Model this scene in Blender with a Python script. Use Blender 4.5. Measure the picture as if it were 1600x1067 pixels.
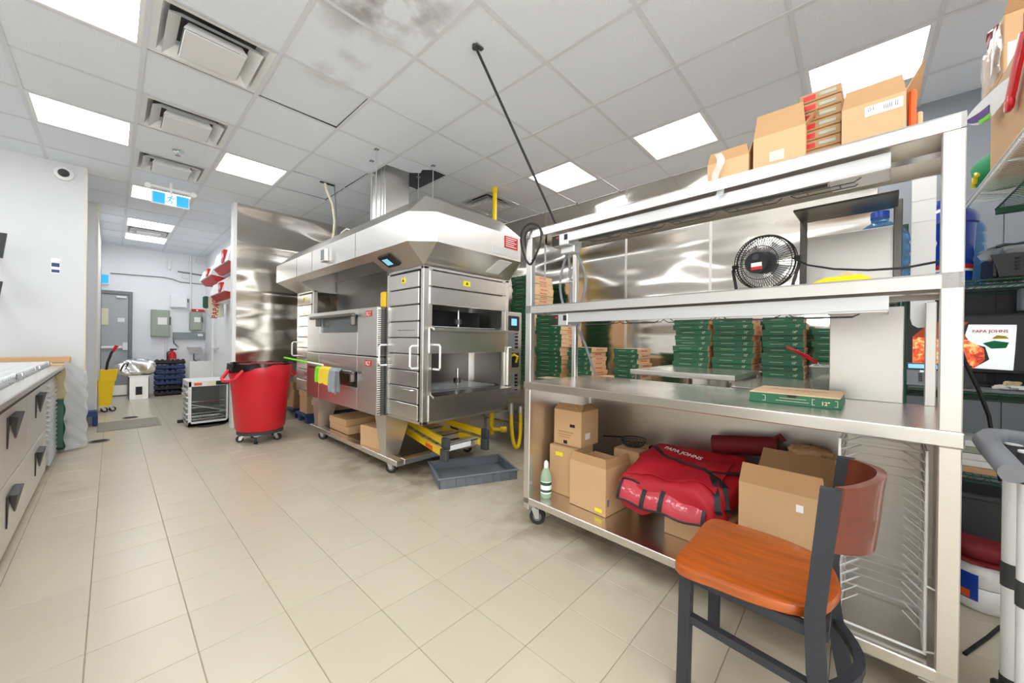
import bpy, bmesh, math, random
from mathutils import Vector, Matrix
R = math.radians
random.seed(7)
SC = bpy.context.scene
COL = SC.collection
for o in list(bpy.data.objects):
    bpy.data.objects.remove(o)

# ------------------------------------------------------------------ camera
EYE = 1.22
YAW, PITCH, ROLL = 0.82386, -0.00145, 0.0125
c_, s_ = math.cos(YAW), math.sin(YAW)
right, fwd, upv = Vector((c_, -s_, 0)), Vector((s_, c_, 0)), Vector((0, 0, 1))
fw = fwd * math.cos(PITCH) + upv * math.sin(PITCH)
up = upv * math.cos(PITCH) - fwd * math.sin(PITCH)
rr = right * math.cos(ROLL) + up * math.sin(ROLL)
ur = up * math.cos(ROLL) - right * math.sin(ROLL)
cam_d = bpy.data.cameras.new('camera')
cam_d.sensor_width = 36
cam_d.lens = 36 * 579.3 / 1600
cam_d.clip_start = 0.05
cam = bpy.data.objects.new('camera', cam_d)
COL.objects.link(cam)
cam.matrix_world = Matrix(((rr.x, ur.x, -fw.x, 0), (rr.y, ur.y, -fw.y, 0), (rr.z, ur.z, -fw.z, EYE), (0, 0, 0, 1)))
SC.camera = cam

# ------------------------------------------------------------------ world, lights, exposure
w = bpy.data.worlds.new('daylight')
SC.world = w
w.use_nodes = True
bg = w.node_tree.nodes['Background']
bg.inputs[0].default_value = (0.95, 0.98, 1.0, 1)
bg.inputs[1].default_value = 4.7
LAMP = 13.5
SC.cycles.diffuse_bounces = 6
SC.cycles.max_bounces = 12
SC.view_settings.view_transform = 'Standard'
SC.view_settings.look = 'None'
SC.view_settings.exposure = 0.05
SC.view_settings.gamma = 1.0
SC.view_settings.use_curve_mapping = False

# ------------------------------------------------------------------ materials
MATS = {}


def M(name, col, rough=.5, metal=0., var=.05, scale=6., bump=0., bscale=60., stretch=(1, 1, 1), emit=0., trans=0., alpha=1., rand=0., aniso=0., wave=0., coat=0.):
    m = bpy.data.materials.new(name)
    m.use_nodes = True
    nt = m.node_tree
    b = nt.nodes['Principled BSDF']
    tc = nt.nodes.new('ShaderNodeTexCoord')
    mp = nt.nodes.new('ShaderNodeMapping')
    mp.inputs['Scale'].default_value = stretch
    nt.links.new(tc.outputs['Object'], mp.inputs[0])
    nz = nt.nodes.new('ShaderNodeTexNoise')
    nz.inputs['Scale'].default_value = scale
    nz.inputs['Detail'].default_value = 4
    nt.links.new(mp.outputs[0], nz.inputs['Vector'])
    mx = nt.nodes.new('ShaderNodeMix')
    mx.data_type = 'RGBA'
    mx.inputs[6].default_value = (*[max(0, c * (1 - var)) for c in col], 1)
    mx.inputs[7].default_value = (*[min(1, c * (1 + var)) for c in col], 1)
    nt.links.new(nz.outputs[0], mx.inputs[0])
    out = mx.outputs[2]
    if rand:
        oi = nt.nodes.new('ShaderNodeObjectInfo')
        mr = nt.nodes.new('ShaderNodeMapRange')
        mr.inputs[3].default_value = 1 - rand
        mr.inputs[4].default_value = 1 + rand
        nt.links.new(oi.outputs['Random'], mr.inputs[0])
        hs = nt.nodes.new('ShaderNodeHueSaturation')
        nt.links.new(mr.outputs[0], hs.inputs['Value'])
        nt.links.new(out, hs.inputs['Color'])
        out = hs.outputs[0]
    nt.links.new(out, b.inputs['Base Color'])
    b.inputs['Roughness'].default_value = rough
    b.inputs['Metallic'].default_value = metal
    b.inputs['Coat Weight'].default_value = coat
    if aniso:
        b.inputs['Anisotropic'].default_value = aniso
    if trans:
        b.inputs['Transmission Weight'].default_value = trans
        b.inputs['IOR'].default_value = 1.2
    b.inputs['Alpha'].default_value = alpha
    if emit:
        nt.links.new(out, b.inputs['Emission Color'])
        b.inputs['Emission Strength'].default_value = emit
    last = None
    if bump:
        n2 = nt.nodes.new('ShaderNodeTexNoise')
        n2.inputs['Scale'].default_value = bscale
        nt.links.new(mp.outputs[0], n2.inputs['Vector'])
        bp = nt.nodes.new('ShaderNodeBump')
        bp.inputs['Strength'].default_value = bump
        bp.inputs['Distance'].default_value = .01
        nt.links.new(n2.outputs[0], bp.inputs['Height'])
        last = bp
    if wave:
        n3 = nt.nodes.new('ShaderNodeTexNoise')
        n3.inputs['Scale'].default_value = 1.1
        n3.inputs['Detail'].default_value = 1
        mp3 = nt.nodes.new('ShaderNodeMapping')
        mp3.inputs['Scale'].default_value = (.55, .55, 1.9)
        nt.links.new(tc.outputs['Object'], mp3.inputs[0])
        nt.links.new(mp3.outputs[0], n3.inputs['Vector'])
        bp = nt.nodes.new('ShaderNodeBump')
        bp.inputs['Strength'].default_value = 1
        bp.inputs['Distance'].default_value = wave
        nt.links.new(n3.outputs[0], bp.inputs['Height'])
        if last:
            nt.links.new(last.outputs[0], bp.inputs['Normal'])
        last = bp
    if last:
        nt.links.new(last.outputs[0], b.inputs['Normal'])
    MATS[name] = m
    return m


def rgb(r, g, b):
    f = lambda v: (v / 255 / 12.92) if v / 255 <= .04045 else ((v / 255 + .055) / 1.055) ** 2.4
    return (f(r), f(g), f(b))


M('white_wall', rgb(214, 215, 216), .6, var=.015, bump=.05, bscale=40)
M('bounce_wall', rgb(246, 246, 246), .6, var=.01)  # whiter than the other walls, to bounce more light into the steel
M('grey_wall', rgb(240, 241, 243), .55, var=.03)
M('panel_grey', rgb(150, 155, 160), .5, var=.08)
M('tile', rgb(218, 207, 186), .33, var=.07, scale=2.2, bump=.02, bscale=8, rand=.035)
M('grout', rgb(158, 146, 124), .8, var=.2)
M('ceil_tile', rgb(234, 239, 246), .9, var=.09, scale=120, bump=.35, bscale=170)
M('tee', rgb(220, 222, 226), .5, var=.01)
M('plenum', rgb(26, 25, 25), .9)
M('lamp', (.94, .97, 1), .5, var=0, emit=LAMP)
M('lamp_frame', rgb(235, 235, 235), .5)
M('vent_white', rgb(232, 232, 231), .45, var=.01)
M('pan_steel', rgb(150, 152, 152), .35, 1, var=.1)
M('steel_pale', rgb(235, 234, 230), .42, 1, var=.03)
M('steel', rgb(224, 220, 214), .34, 1, var=.05, scale=5, bump=.025, bscale=7, stretch=(2, 2, 60), aniso=.3)
M('steel_h', rgb(224, 220, 214), .27, 1, var=.05, scale=5, bump=.02, bscale=7, stretch=(40, 3, 3), aniso=.3)
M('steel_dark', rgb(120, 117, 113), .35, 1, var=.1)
M('steel_wall', rgb(220, 214, 205), .16, 1, var=.04, scale=2, bump=.01, bscale=6, stretch=(50, 50, 1.5), wave=.16)
M('chrome', rgb(225, 225, 225), .12, 1, var=.02)
M('alu', rgb(215, 215, 214), .35, .8, var=.03)
M('black', rgb(28, 28, 30), .5, var=.2)
M('black_gloss', rgb(18, 18, 20), .15, var=.1)
M('dark_grey', rgb(62, 63, 66), .5, var=.1)
M('mid_grey', rgb(122, 124, 128), .45, var=.06)
M('tray_grey', rgb(112, 117, 124), .45, var=.08)
M('red_plastic', rgb(214, 24, 42), .38, var=.06, coat=.2)
M('red_fabric', rgb(176, 14, 34), .6, var=.14, scale=5, bump=.25, bscale=9)
M('red_dark', rgb(120, 14, 24), .7, var=.15)
M('red_print', rgb(196, 36, 36), .5)
M('clear_red', rgb(196, 70, 80), .12, var=.2, scale=14, bump=.4, bscale=22)
M('kraft', rgb(208, 168, 124), .75, var=.06, scale=4, rand=.05)
M('kraft_flap', rgb(182, 142, 98), .8, var=.06)
M('kraft_in', rgb(170, 132, 92), .8, var=.06)
M('kraft_pale', rgb(222, 188, 148), .75, var=.05, rand=.05)
M('box_green', rgb(38, 98, 68), .55, var=.12, rand=.12)
M('cream', rgb(226, 218, 190), .6)
M('yellow', rgb(244, 204, 18), .4, var=.05)
M('yellow_tag', rgb(250, 232, 20), .5)
M('wood', rgb(168, 80, 22), .28, var=.55, scale=4, stretch=(10, 1.2, 12), coat=.4)
M('wood_red', rgb(104, 42, 20), .3, var=.25, scale=4, stretch=(2, 2, 14), coat=.4)
M('chair_metal', rgb(44, 46, 52), .55, var=.2, scale=14)
M('green_wire', rgb(36, 84, 64), .4, var=.1)
M('white_wire', rgb(225, 224, 220), .35, var=.03)
M('blue', rgb(24, 66, 170), .25, var=.05, coat=.3)
M('blue_dark', rgb(32, 56, 112), .5, var=.1)
M('crate_blue', rgb(44, 66, 116), .55, var=.1)
M('water_blue', rgb(110, 165, 215), .08, var=.05, trans=.75)
M('clear', rgb(225, 228, 226), .12, var=.03, trans=.7)
M('wrap', rgb(238, 242, 245), .15, var=.1, trans=.3, bump=1., bscale=30, alpha=.5)
M('film', rgb(240, 242, 245), .12, var=.05, alpha=.28, bump=.6, bscale=25)
M('glass', rgb(235, 242, 240), .03, var=.02, trans=.97)
M('olive', rgb(150, 150, 36), .35, var=.25)
M('panel_green', rgb(158, 168, 152), .5, var=.04)
M('trough_grey', rgb(138, 147, 146), .5)
M('door_grey', rgb(176, 178, 180), .5, var=.03)
M('foil', rgb(225, 225, 222), .25, .95, var=.1, bump=.7, bscale=12)
M('rubber', rgb(40, 40, 42), .7)
M('tan', rgb(206, 188, 150), .8, var=.2, scale=20)
M('exit_blue', rgb(40, 165, 228), .4, emit=.55)
M('exit_white', rgb(245, 248, 250), .4, emit=.6)
M('screen_blue', rgb(130, 195, 225), .3, emit=.7)
M('white_plastic', rgb(238, 238, 236), .35, var=.02)
M('paper', rgb(240, 240, 238), .7, var=.03)
M('lime', rgb(120, 225, 50), .8, var=.1)
M('rag_yellow', rgb(245, 210, 60), .85, var=.1)
M('rag_grey', rgb(150, 158, 164), .85, var=.1)
M('green_cloth', rgb(24, 140, 84), .7, var=.15, bump=.3, bscale=8)
M('gold', rgb(225, 200, 30), .5)
M('purple', rgb(80, 40, 120), .6)
M('orange', rgb(235, 95, 30), .5)
M('label_white', rgb(244, 243, 240), .5)
M('soft_drywall', rgb(226, 216, 196), .85, var=.12, scale=14)
M('bottle_green', rgb(190, 215, 185), .2, var=.05, trans=.4)
M('dark_glass', rgb(40, 44, 44), .08, var=.1)
M('warmer_white', rgb(226, 225, 222), .4, var=.05)


def pizza_screen():
    m = M('screen_pizza', (.9, .35, .1), .3)
    nt = m.node_tree
    b = nt.nodes['Principled BSDF']
    tc = nt.nodes.new('ShaderNodeTexCoord')
    vo = nt.nodes.new('ShaderNodeTexNoise')
    vo.inputs['Scale'].default_value = 26
    vo.inputs['Detail'].default_value = 3
    vo.inputs['Distortion'].default_value = 1.2
    nt.links.new(tc.outputs['Object'], vo.inputs['Vector'])
    cr = nt.nodes.new('ShaderNodeValToRGB')
    els = cr.color_ramp.elements
    els[0].position, els[0].color = .34, (*rgb(180, 40, 20), 1)
    els[1].position, els[1].color = .68, (*rgb(250, 215, 140), 1)
    e = els.new(.5)
    e.color = (*rgb(238, 112, 50), 1)
    nt.links.new(vo.outputs[0], cr.inputs[0])
    nt.links.new(cr.outputs[0], b.inputs['Base Color'])
    nt.links.new(cr.outputs[0], b.inputs['Emission Color'])
    b.inputs['Emission Strength'].default_value = .8


pizza_screen()


def stained(name, base, spots, rough=.9, bump=.35, bscale=170):
    """surface with irregular brown stains around given object-space spots (x, y, radius, strength)"""
    m = M(name, base, rough, var=.03, scale=30 if bump > .1 else 2.2, bump=bump, bscale=bscale, rand=.02)
    nt = m.node_tree
    b = nt.nodes['Principled BSDF']
    src = b.inputs['Base Color'].links[0].from_socket
    geo = nt.nodes.new('ShaderNodeNewGeometry')
    nz = nt.nodes.new('ShaderNodeTexNoise')
    nz.inputs['Scale'].default_value = 5
    nz.inputs['Detail'].default_value = 5
    nt.links.new(geo.outputs['Position'], nz.inputs['Vector'])
    for (x, y, z, r, k) in spots:
        d = nt.nodes.new('ShaderNodeVectorMath')
        d.operation = 'DISTANCE'
        nt.links.new(geo.outputs['Position'], d.inputs[0])
        d.inputs[1].default_value = (x, y, z)
        mr = nt.nodes.new('ShaderNodeMapRange')
        mr.inputs[1].default_value = r
        mr.inputs[2].default_value = 0
        nt.links.new(d.outputs['Value'], mr.inputs[0])
        mu = nt.nodes.new('ShaderNodeMath')
        mu.operation = 'MULTIPLY'
        nt.links.new(mr.outputs[0], mu.inputs[0])
        mr2 = nt.nodes.new('ShaderNodeMapRange')
        mr2.inputs[1].default_value = .42
        mr2.inputs[2].default_value = .62
        mr2.inputs[4].default_value = k
        nt.links.new(nz.outputs[0], mr2.inputs[0])
        nt.links.new(mr2.outputs[0], mu.inputs[1])
        mx = nt.nodes.new('ShaderNodeMix')
        mx.data_type = 'RGBA'
        nt.links.new(mu.outputs[0], mx.inputs[0])
        nt.links.new(src, mx.inputs[6])
        mx.inputs[7].default_value = (*rgb(112, 88, 62), 1)
        src = mx.outputs[2]
    nt.links.new(src, b.inputs['Base Color'])


stained('tile_floor', rgb(193, 182, 161), [(1.75, 3.6, 0, .6, .8), (2.0, 2.9, 0, .8, .8), (2.0, 1.55, 0, .55, .7), (2.15, .9, 0, .6, .6), (2.6, 2.2, 0, .7, .45), (-.35, 4.6, 0, .35, .4)], .3, .03, 8)
stained('tile_stain', rgb(234, 239, 246), [(.93, 1.98, 3.05, .36, .8), (1.18, 1.82, 3.05, .28, .7), (1.02, 2.72, 3.05, .18, .5), (1.06, 2.42, 3.05, .13, .3)])

# ------------------------------------------------------------------ mesh builder
_tm = {}


def text_geo(s, bold=False):
    if s in _tm:
        return _tm[s]
    cu = bpy.data.curves.new('t', 'FONT')
    cu.body = s
    cu.size = 1
    cu.resolution_u = 2
    cu.offset = .02
    ob = bpy.data.objects.new('t', cu)
    COL.objects.link(ob)
    dg = bpy.context.evaluated_depsgraph_get()
    me = bpy.data.meshes.new_from_object(ob.evaluated_get(dg))
    vs = [v.co.copy() for v in me.vertices]
    fs = [tuple(p.vertices) for p in me.polygons]
    bpy.data.objects.remove(ob)
    bpy.data.curves.remove(cu)
    bpy.data.meshes.remove(me)
    _tm[s] = (vs, fs)
    return _tm[s]


class MB:
    def __init__(s, F=None):
        s.v, s.f, s.m, s.F, s.sm = [], [], [], F, False

    def add(s, vs, fs, mi=0):
        n = len(s.v)
        s.v += [Vector(p) for p in vs]
        s.f += [tuple(i + n for i in f) for f in fs]
        s.m += [mi] * len(fs)
        return s

    def box(s, x0, x1, y0, y1, z0, z1, mi=0, top=None):
        (x0, x1), (y0, y1), (z0, z1) = sorted((x0, x1)), sorted((y0, y1)), sorted((z0, z1))
        vs = [(x, y, z) for z in (z0, z1) for y in (y0, y1) for x in (x0, x1)]
        return s.add(vs, [(0, 2, 3, 1), (4, 5, 7, 6), (0, 1, 5, 4), (2, 6, 7, 3), (0, 4, 6, 2), (1, 3, 7, 5)], mi)

    def hull(s, pts, mi=0):
        bm = bmesh.new()
        for p in pts:
            bm.verts.new(p)
        r = bmesh.ops.convex_hull(bm, input=bm.verts)
        bm.verts.index_update()
        live = [v for v in bm.verts if v.link_faces]
        ix = {v: i for i, v in enumerate(live)}
        bmesh.ops.recalc_face_normals(bm, faces=bm.faces)
        s.add([v.co.copy() for v in live], [tuple(ix[v] for v in f.verts) for f in bm.faces], mi)
        bm.free()
        return s

    def rbox(s, x0, x1, y0, y1, z0, z1, r=.006, mi=0):
        (x0, x1), (y0, y1), (z0, z1) = sorted((x0, x1)), sorted((y0, y1)), sorted((z0, z1))
        r = min(r, (x1 - x0) / 2.01, (y1 - y0) / 2.01, (z1 - z0) / 2.01)
        P = []
        for x, a in ((x0, r), (x1, -r)):
            for y, b in ((y0, r), (y1, -r)):
                for z, c in ((z0, r), (z1, -r)):
                    P += [(x + a, y + b, z), (x + a, y, z + c), (x, y + b, z + c)]
        return s.hull(P, mi)

    def cyl(s, p0, p1, r0, r1=None, n=14, mi=0, caps=True):
        s.sm = True
        r1 = r0 if r1 is None else r1
        p0, p1 = Vector(p0), Vector(p1)
        d = (p1 - p0).normalized()
        a = d.orthogonal().normalized()
        b = d.cross(a)
        vs, fs = [], []
        for i in range(n):
            t = 2 * math.pi * i / n
            k = a * math.cos(t) + b * math.sin(t)
            vs += [p0 + k * r0, p1 + k * r1]
        for i in range(n):
            j = (i + 1) % n
            fs.append((2 * i, 2 * j, 2 * j + 1, 2 * i + 1))
        if caps:
            fs.append(tuple(2 * i for i in reversed(range(n))))
            fs.append(tuple(2 * i + 1 for i in range(n)))
        return s.add(vs, fs, mi)

    def tube(s, pts, r, n=8, mi=0, closed=False):
        s.sm = True
        pts = [Vector(p) for p in pts]
        N = len(pts)
        vs, fs = [], []
        a = None
        for i, p in enumerate(pts):
            if closed:
                d = (pts[(i + 1) % N] - pts[i - 1]).normalized()
            else:
                d = (pts[min(i + 1, N - 1)] - pts[max(i - 1, 0)]).normalized()
            a = d.orthogonal().normalized() if a is None else (a - d * a.dot(d)).normalized()
            b = d.cross(a)
            for k in range(n):
                t = 2 * math.pi * k / n
                vs.append(p + (a * math.cos(t) + b * math.sin(t)) * r)
        for i in range(N if closed else N - 1):
            j = (i + 1) % N
            for k in range(n):
                l = (k + 1) % n
                fs.append((i * n + k, i * n + l, j * n + l, j * n + k))
        if not closed:
            fs.append(tuple(reversed(range(n))))
            fs.append(tuple((N - 1) * n + k for k in range(n)))
        return s.add(vs, fs, mi)

    def lathe(s, prof, c=(0, 0, 0), n=24, mi=0, axis='z'):
        s.sm = True
        c = Vector(c)
        vs, fs = [], []
        for r, h in prof:
            for k in range(n):
                t = 2 * math.pi * k / n
                x, y = r * math.cos(t), r * math.sin(t)
                vs.append(c + Vector({'z': (x, y, h), 'x': (h, x, y), 'y': (y, h, x)}[axis]))
        for i in range(len(prof) - 1):
            for k in range(n):
                l = (k + 1) % n
                fs.append((i * n + k, i * n + l, (i + 1) * n + l, (i + 1) * n + k))
        fs.append(tuple(reversed(range(n))))
        fs.append(tuple((len(prof) - 1) * n + k for k in range(n)))
        return s.add(vs, fs, mi)

    def prism(s, poly, axis, a0, a1, mi=0):
        f = {'x': lambda p, a: (a, p[0], p[1]), 'y': lambda p, a: (p[0], a, p[1]), 'z': lambda p, a: (p[0], p[1], a)}[axis]
        n = len(poly)
        vs = [f(p, a0) for p in poly] + [f(p, a1) for p in poly]
        fs = [tuple(reversed(range(n))), tuple(range(n, 2 * n))] + [(i, (i + 1) % n, n + (i + 1) % n, n + i) for i in range(n)]
        return s.add(vs, fs, mi)

    def grid(s, fn, nu, nv, mi=0, thick=None):
        s.sm = True
        vs = [fn(i / nu, j / nv) for j in range(nv + 1) for i in range(nu + 1)]
        fs = [(j * (nu + 1) + i, j * (nu + 1) + i + 1, (j + 1) * (nu + 1) + i + 1, (j + 1) * (nu + 1) + i) for j in range(nv) for i in range(nu)]
        s.add(vs, fs, mi)
        if thick:
            t = Vector(thick)
            n = len(vs)
            s.add([Vector(p) + t for p in vs], [tuple(reversed(f)) for f in fs], mi)
            base = len(s.v) - 2 * n
            rim = [i for i in range(nu)] + [nu + j * (nu + 1) for j in range(nv)] + [nv * (nu + 1) + i for i in range(nu, 0, -1)] + [j * (nu + 1) for j in range(nv, 0, -1)]
            for q in range(len(rim)):
                a, b = rim[q], rim[(q + 1) % len(rim)]
                s.f.append((base + b, base + a, base + n + a, base + n + b))
                s.m.append(mi)
        return s

    def text(s, st, size, o, rt, upd, mi=0, lift=.0015, center=True, sx=1.):
        vs, fs = text_geo(st)
        rt, upd, o = Vector(rt).normalized(), Vector(upd).normalized(), Vector(o)
        n = rt.cross(upd)
        w_ = max(v.x for v in vs) if center else 0
        h_ = max(v.y for v in vs) if center else 0
        return s.add([o + rt * ((v.x - w_ / 2) * size * sx) + upd * ((v.y - h_ / 2) * size) + n * lift for v in vs], fs, mi)

    def mesh(s, name, mats, inv=None):
        me = bpy.data.meshes.new(name)
        X = (inv or Matrix()) @ (s.F or Matrix())
        me.from_pydata([X @ p for p in s.v], [], s.f)
        for k in ([mats] if isinstance(mats, str) else mats):
            me.materials.append(MATS[k])
        if max(s.m, default=0):
            me.polygons.foreach_set('material_index', s.m)
        me.polygons.foreach_set('use_smooth', [s.sm] * len(me.polygons))
        me.update()
        if s.sm:
            me.set_sharp_from_angle(angle=R(38))
        return me

    def build(s, name, mats, parent=None, loc=None, label=None, cat=None, group=None, kind=None, rz=0):
        if parent is None:
            Wm = Matrix.Translation(loc or (0, 0, 0)) @ Matrix.Rotation(rz, 4, 'Z')
        else:
            Wm = W[parent.name]
        o = bpy.data.objects.new(name, s.mesh(name, mats, Wm.inverted()))
        COL.objects.link(o)
        W[o.name] = Wm
        if parent is None:
            o.location = loc or (0, 0, 0)
            o.rotation_euler = (0, 0, rz)
        else:
            o.parent = parent
        tag(o, label, cat, group, kind)
        return o


W = {}


def tag(o, label=None, cat=None, group=None, kind=None):
    for k, v in (('label', label), ('category', cat), ('group', group), ('kind', kind)):
        if v:
            o[k] = v


def thing(name, label, cat, loc=(0, 0, 0), rz=0, group=None):
    o = bpy.data.objects.new(name, None)
    o.empty_display_size = .1
    COL.objects.link(o)
    o.location = loc
    o.rotation_euler = (0, 0, rz)
    W[o.name] = Matrix.Translation(loc) @ Matrix.Rotation(rz, 4, 'Z')
    tag(o, label, cat, group)
    return o


def inst(name, me, parent, loc=(0, 0, 0), rz=0):
    o = bpy.data.objects.new(name, me)
    COL.objects.link(o)
    o.parent = parent
    o.location = loc
    o.rotation_euler = (0, 0, rz)
    return o


ORD = ['', 'first', 'second', 'third', 'fourth', 'fifth', 'sixth', 'seventh', 'eighth', 'ninth', 'tenth', 'eleventh', 'twelfth', 'thirteenth', 'fourteenth', 'fifteenth', 'sixteenth', 'seventeenth', 'eighteenth', 'nineteenth', 'twentieth', 'twenty-first', 'twenty-second', 'twenty-third', 'twenty-fourth', 'twenty-fifth', 'twenty-sixth', 'twenty-seventh', 'twenty-eighth']

CZ = 3.05          # ceiling height
YP = 6.18          # partition wall plane
XR = 4.17          # right wall plane
YB = 11.0          # far corridor wall
# ------------------------------------------------------------------ floor
fl = MB().box(-3.2, XR + .1, -2.6, YB + .2, -.12, -.0025).build('floor', 'grout', kind='structure')
TP = .299
tile_me = MB().rbox(-TP / 2 + .0016, TP / 2 - .0016, -TP / 2 + .0016, TP / 2 - .0016, -.012, 0, .0015).mesh('floor_tile', 'tile_floor')
cells = []
for i in range(-10, 15):
    for j in range(-19, 27):
        x, y = -.06 + TP * (i + .5), 3.05 + TP * (j + .5)
        if -3.1 < x < XR - .05 and -2.5 < y < YB:
            d = .734 * x + .679 * y
            r_ = .679 * x - .734 * y
            vis = d > .9 and abs(r_) < d * 1.5 and x > -.5 and (y < YP or -.3 < x < 1.5)
            cells.append((0 if vis else 1, d, x, y))
cells.sort()
rest = MB()
for k, (v_, d, x, y) in enumerate(cells):
    if k < 290:
        inst('floor_tile', tile_me, fl, (x, y, 0))
    else:
        rest.box(x - TP / 2 + .0016, x + TP / 2 - .0016, y - TP / 2 + .0016, y + TP / 2 - .0016, -.012, 0)
rest.build('floor_tile_field', 'tile_floor', fl, kind='stuff')
M('grate', rgb(150, 143, 128), .5, .3, var=.15)
# floor grate and drains
g = thing('floor_grate', 'grey metal floor grate set in the tiles of the corridor', 'grate', (.17, 7.35, 0))
MB().rbox(-.12, .48, 7.0, 7.72, .001, .008, .003).build('plate', 'grate', g)
sl = MB()
for k in range(22):
    sl.box(-.09 + k * .0255, -.078 + k * .0255, 7.05, 7.67, .008, .011)
sl.build('bars', 'grate', g, kind='stuff')
for (x, y, lb) in ((-.088, 6.4, 'dark round floor drain in front of the grate, by the white wall corner'), (.2, 7.95, 'dark round floor drain just beyond the corridor grate')):
    t = thing('floor_drain', lb, 'drain', (x, y, 0), group='corridor floor drains')
    MB().lathe([(.085, .001), (.085, .006), (.07, .007), (.07, .004)], (x, y, 0), 20).build('ring', 'steel_dark', t)
    q = MB()
    for k in range(5):
        q.box(x - .06, x + .06, y - .05 + k * .022, y - .042 + k * .022, .004, .0065)
    q.build('grille', 'black', t)

# ------------------------------------------------------------------ ceiling
GX = [1.325 + .599 * i for i in range(-8, 5)] + [XR]
GX = [x for x in GX if x <= XR]
GY = [3.341 + .612 * j for j in range(-10, 13)] + [YB]
ce = MB().box(-3.4, XR + .1, -2.7, YB + .2, CZ + .42, CZ + .5).build('ceiling', 'plenum', kind='structure')
LIGHTS = {(-.47, 2.73): 'white square ceiling light at the upper left, nearest the camera on the left', (-.47, 4.565): 'white square ceiling light left of the middle vent, above the prep counter',
          (.73, 4.565): 'white square ceiling light right of the sprinkler, left of the oven duct', (.13, 6.4): 'white square ceiling light behind the hanging exit sign', (.13, 8.24): 'white square ceiling light midway down the corridor', (.13, 9.46): 'white square ceiling light at the far end of the corridor, before the back wall',
          (3.12, -.33): 'white square ceiling light directly above the open carton on the top shelf', (3.12, .89): 'white square ceiling light above the small carton on the steel table', (3.12, 2.12): 'white square ceiling light beside the black pole end',
          (-.47, .89): 'white square ceiling light behind the camera on the left', (-.47, -.94): 'white square ceiling light furthest behind the camera', (-1.67, 2.73): 'white square ceiling light far left over the counter', (-1.67, .89): 'white square ceiling light far left beside the camera', (-1.67, 4.565): 'white square ceiling light far left by the white wall', (1.325, -.94): 'white square ceiling light over the right rear corner', (.73, .28): 'white square ceiling light straight over the camera'}
VENTS = {(.13, 2.73): 'large square white air diffuser nearest the camera on the ceiling', (.13, 3.953): 'square white air diffuser second from the camera', (.13, 5.177): 'square white air diffuser third from the camera, before the exit sign', (3.12, 3.341): 'square white air diffuser behind the yellow gas pipe', (.13, 8.85): 'small square air diffuser between the two furthest corridor lights'}


def key(D, x, y):
    for k in D:
        if abs(k[0] - x) < .12 and abs(k[1] - y) < .12:
            return k


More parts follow.
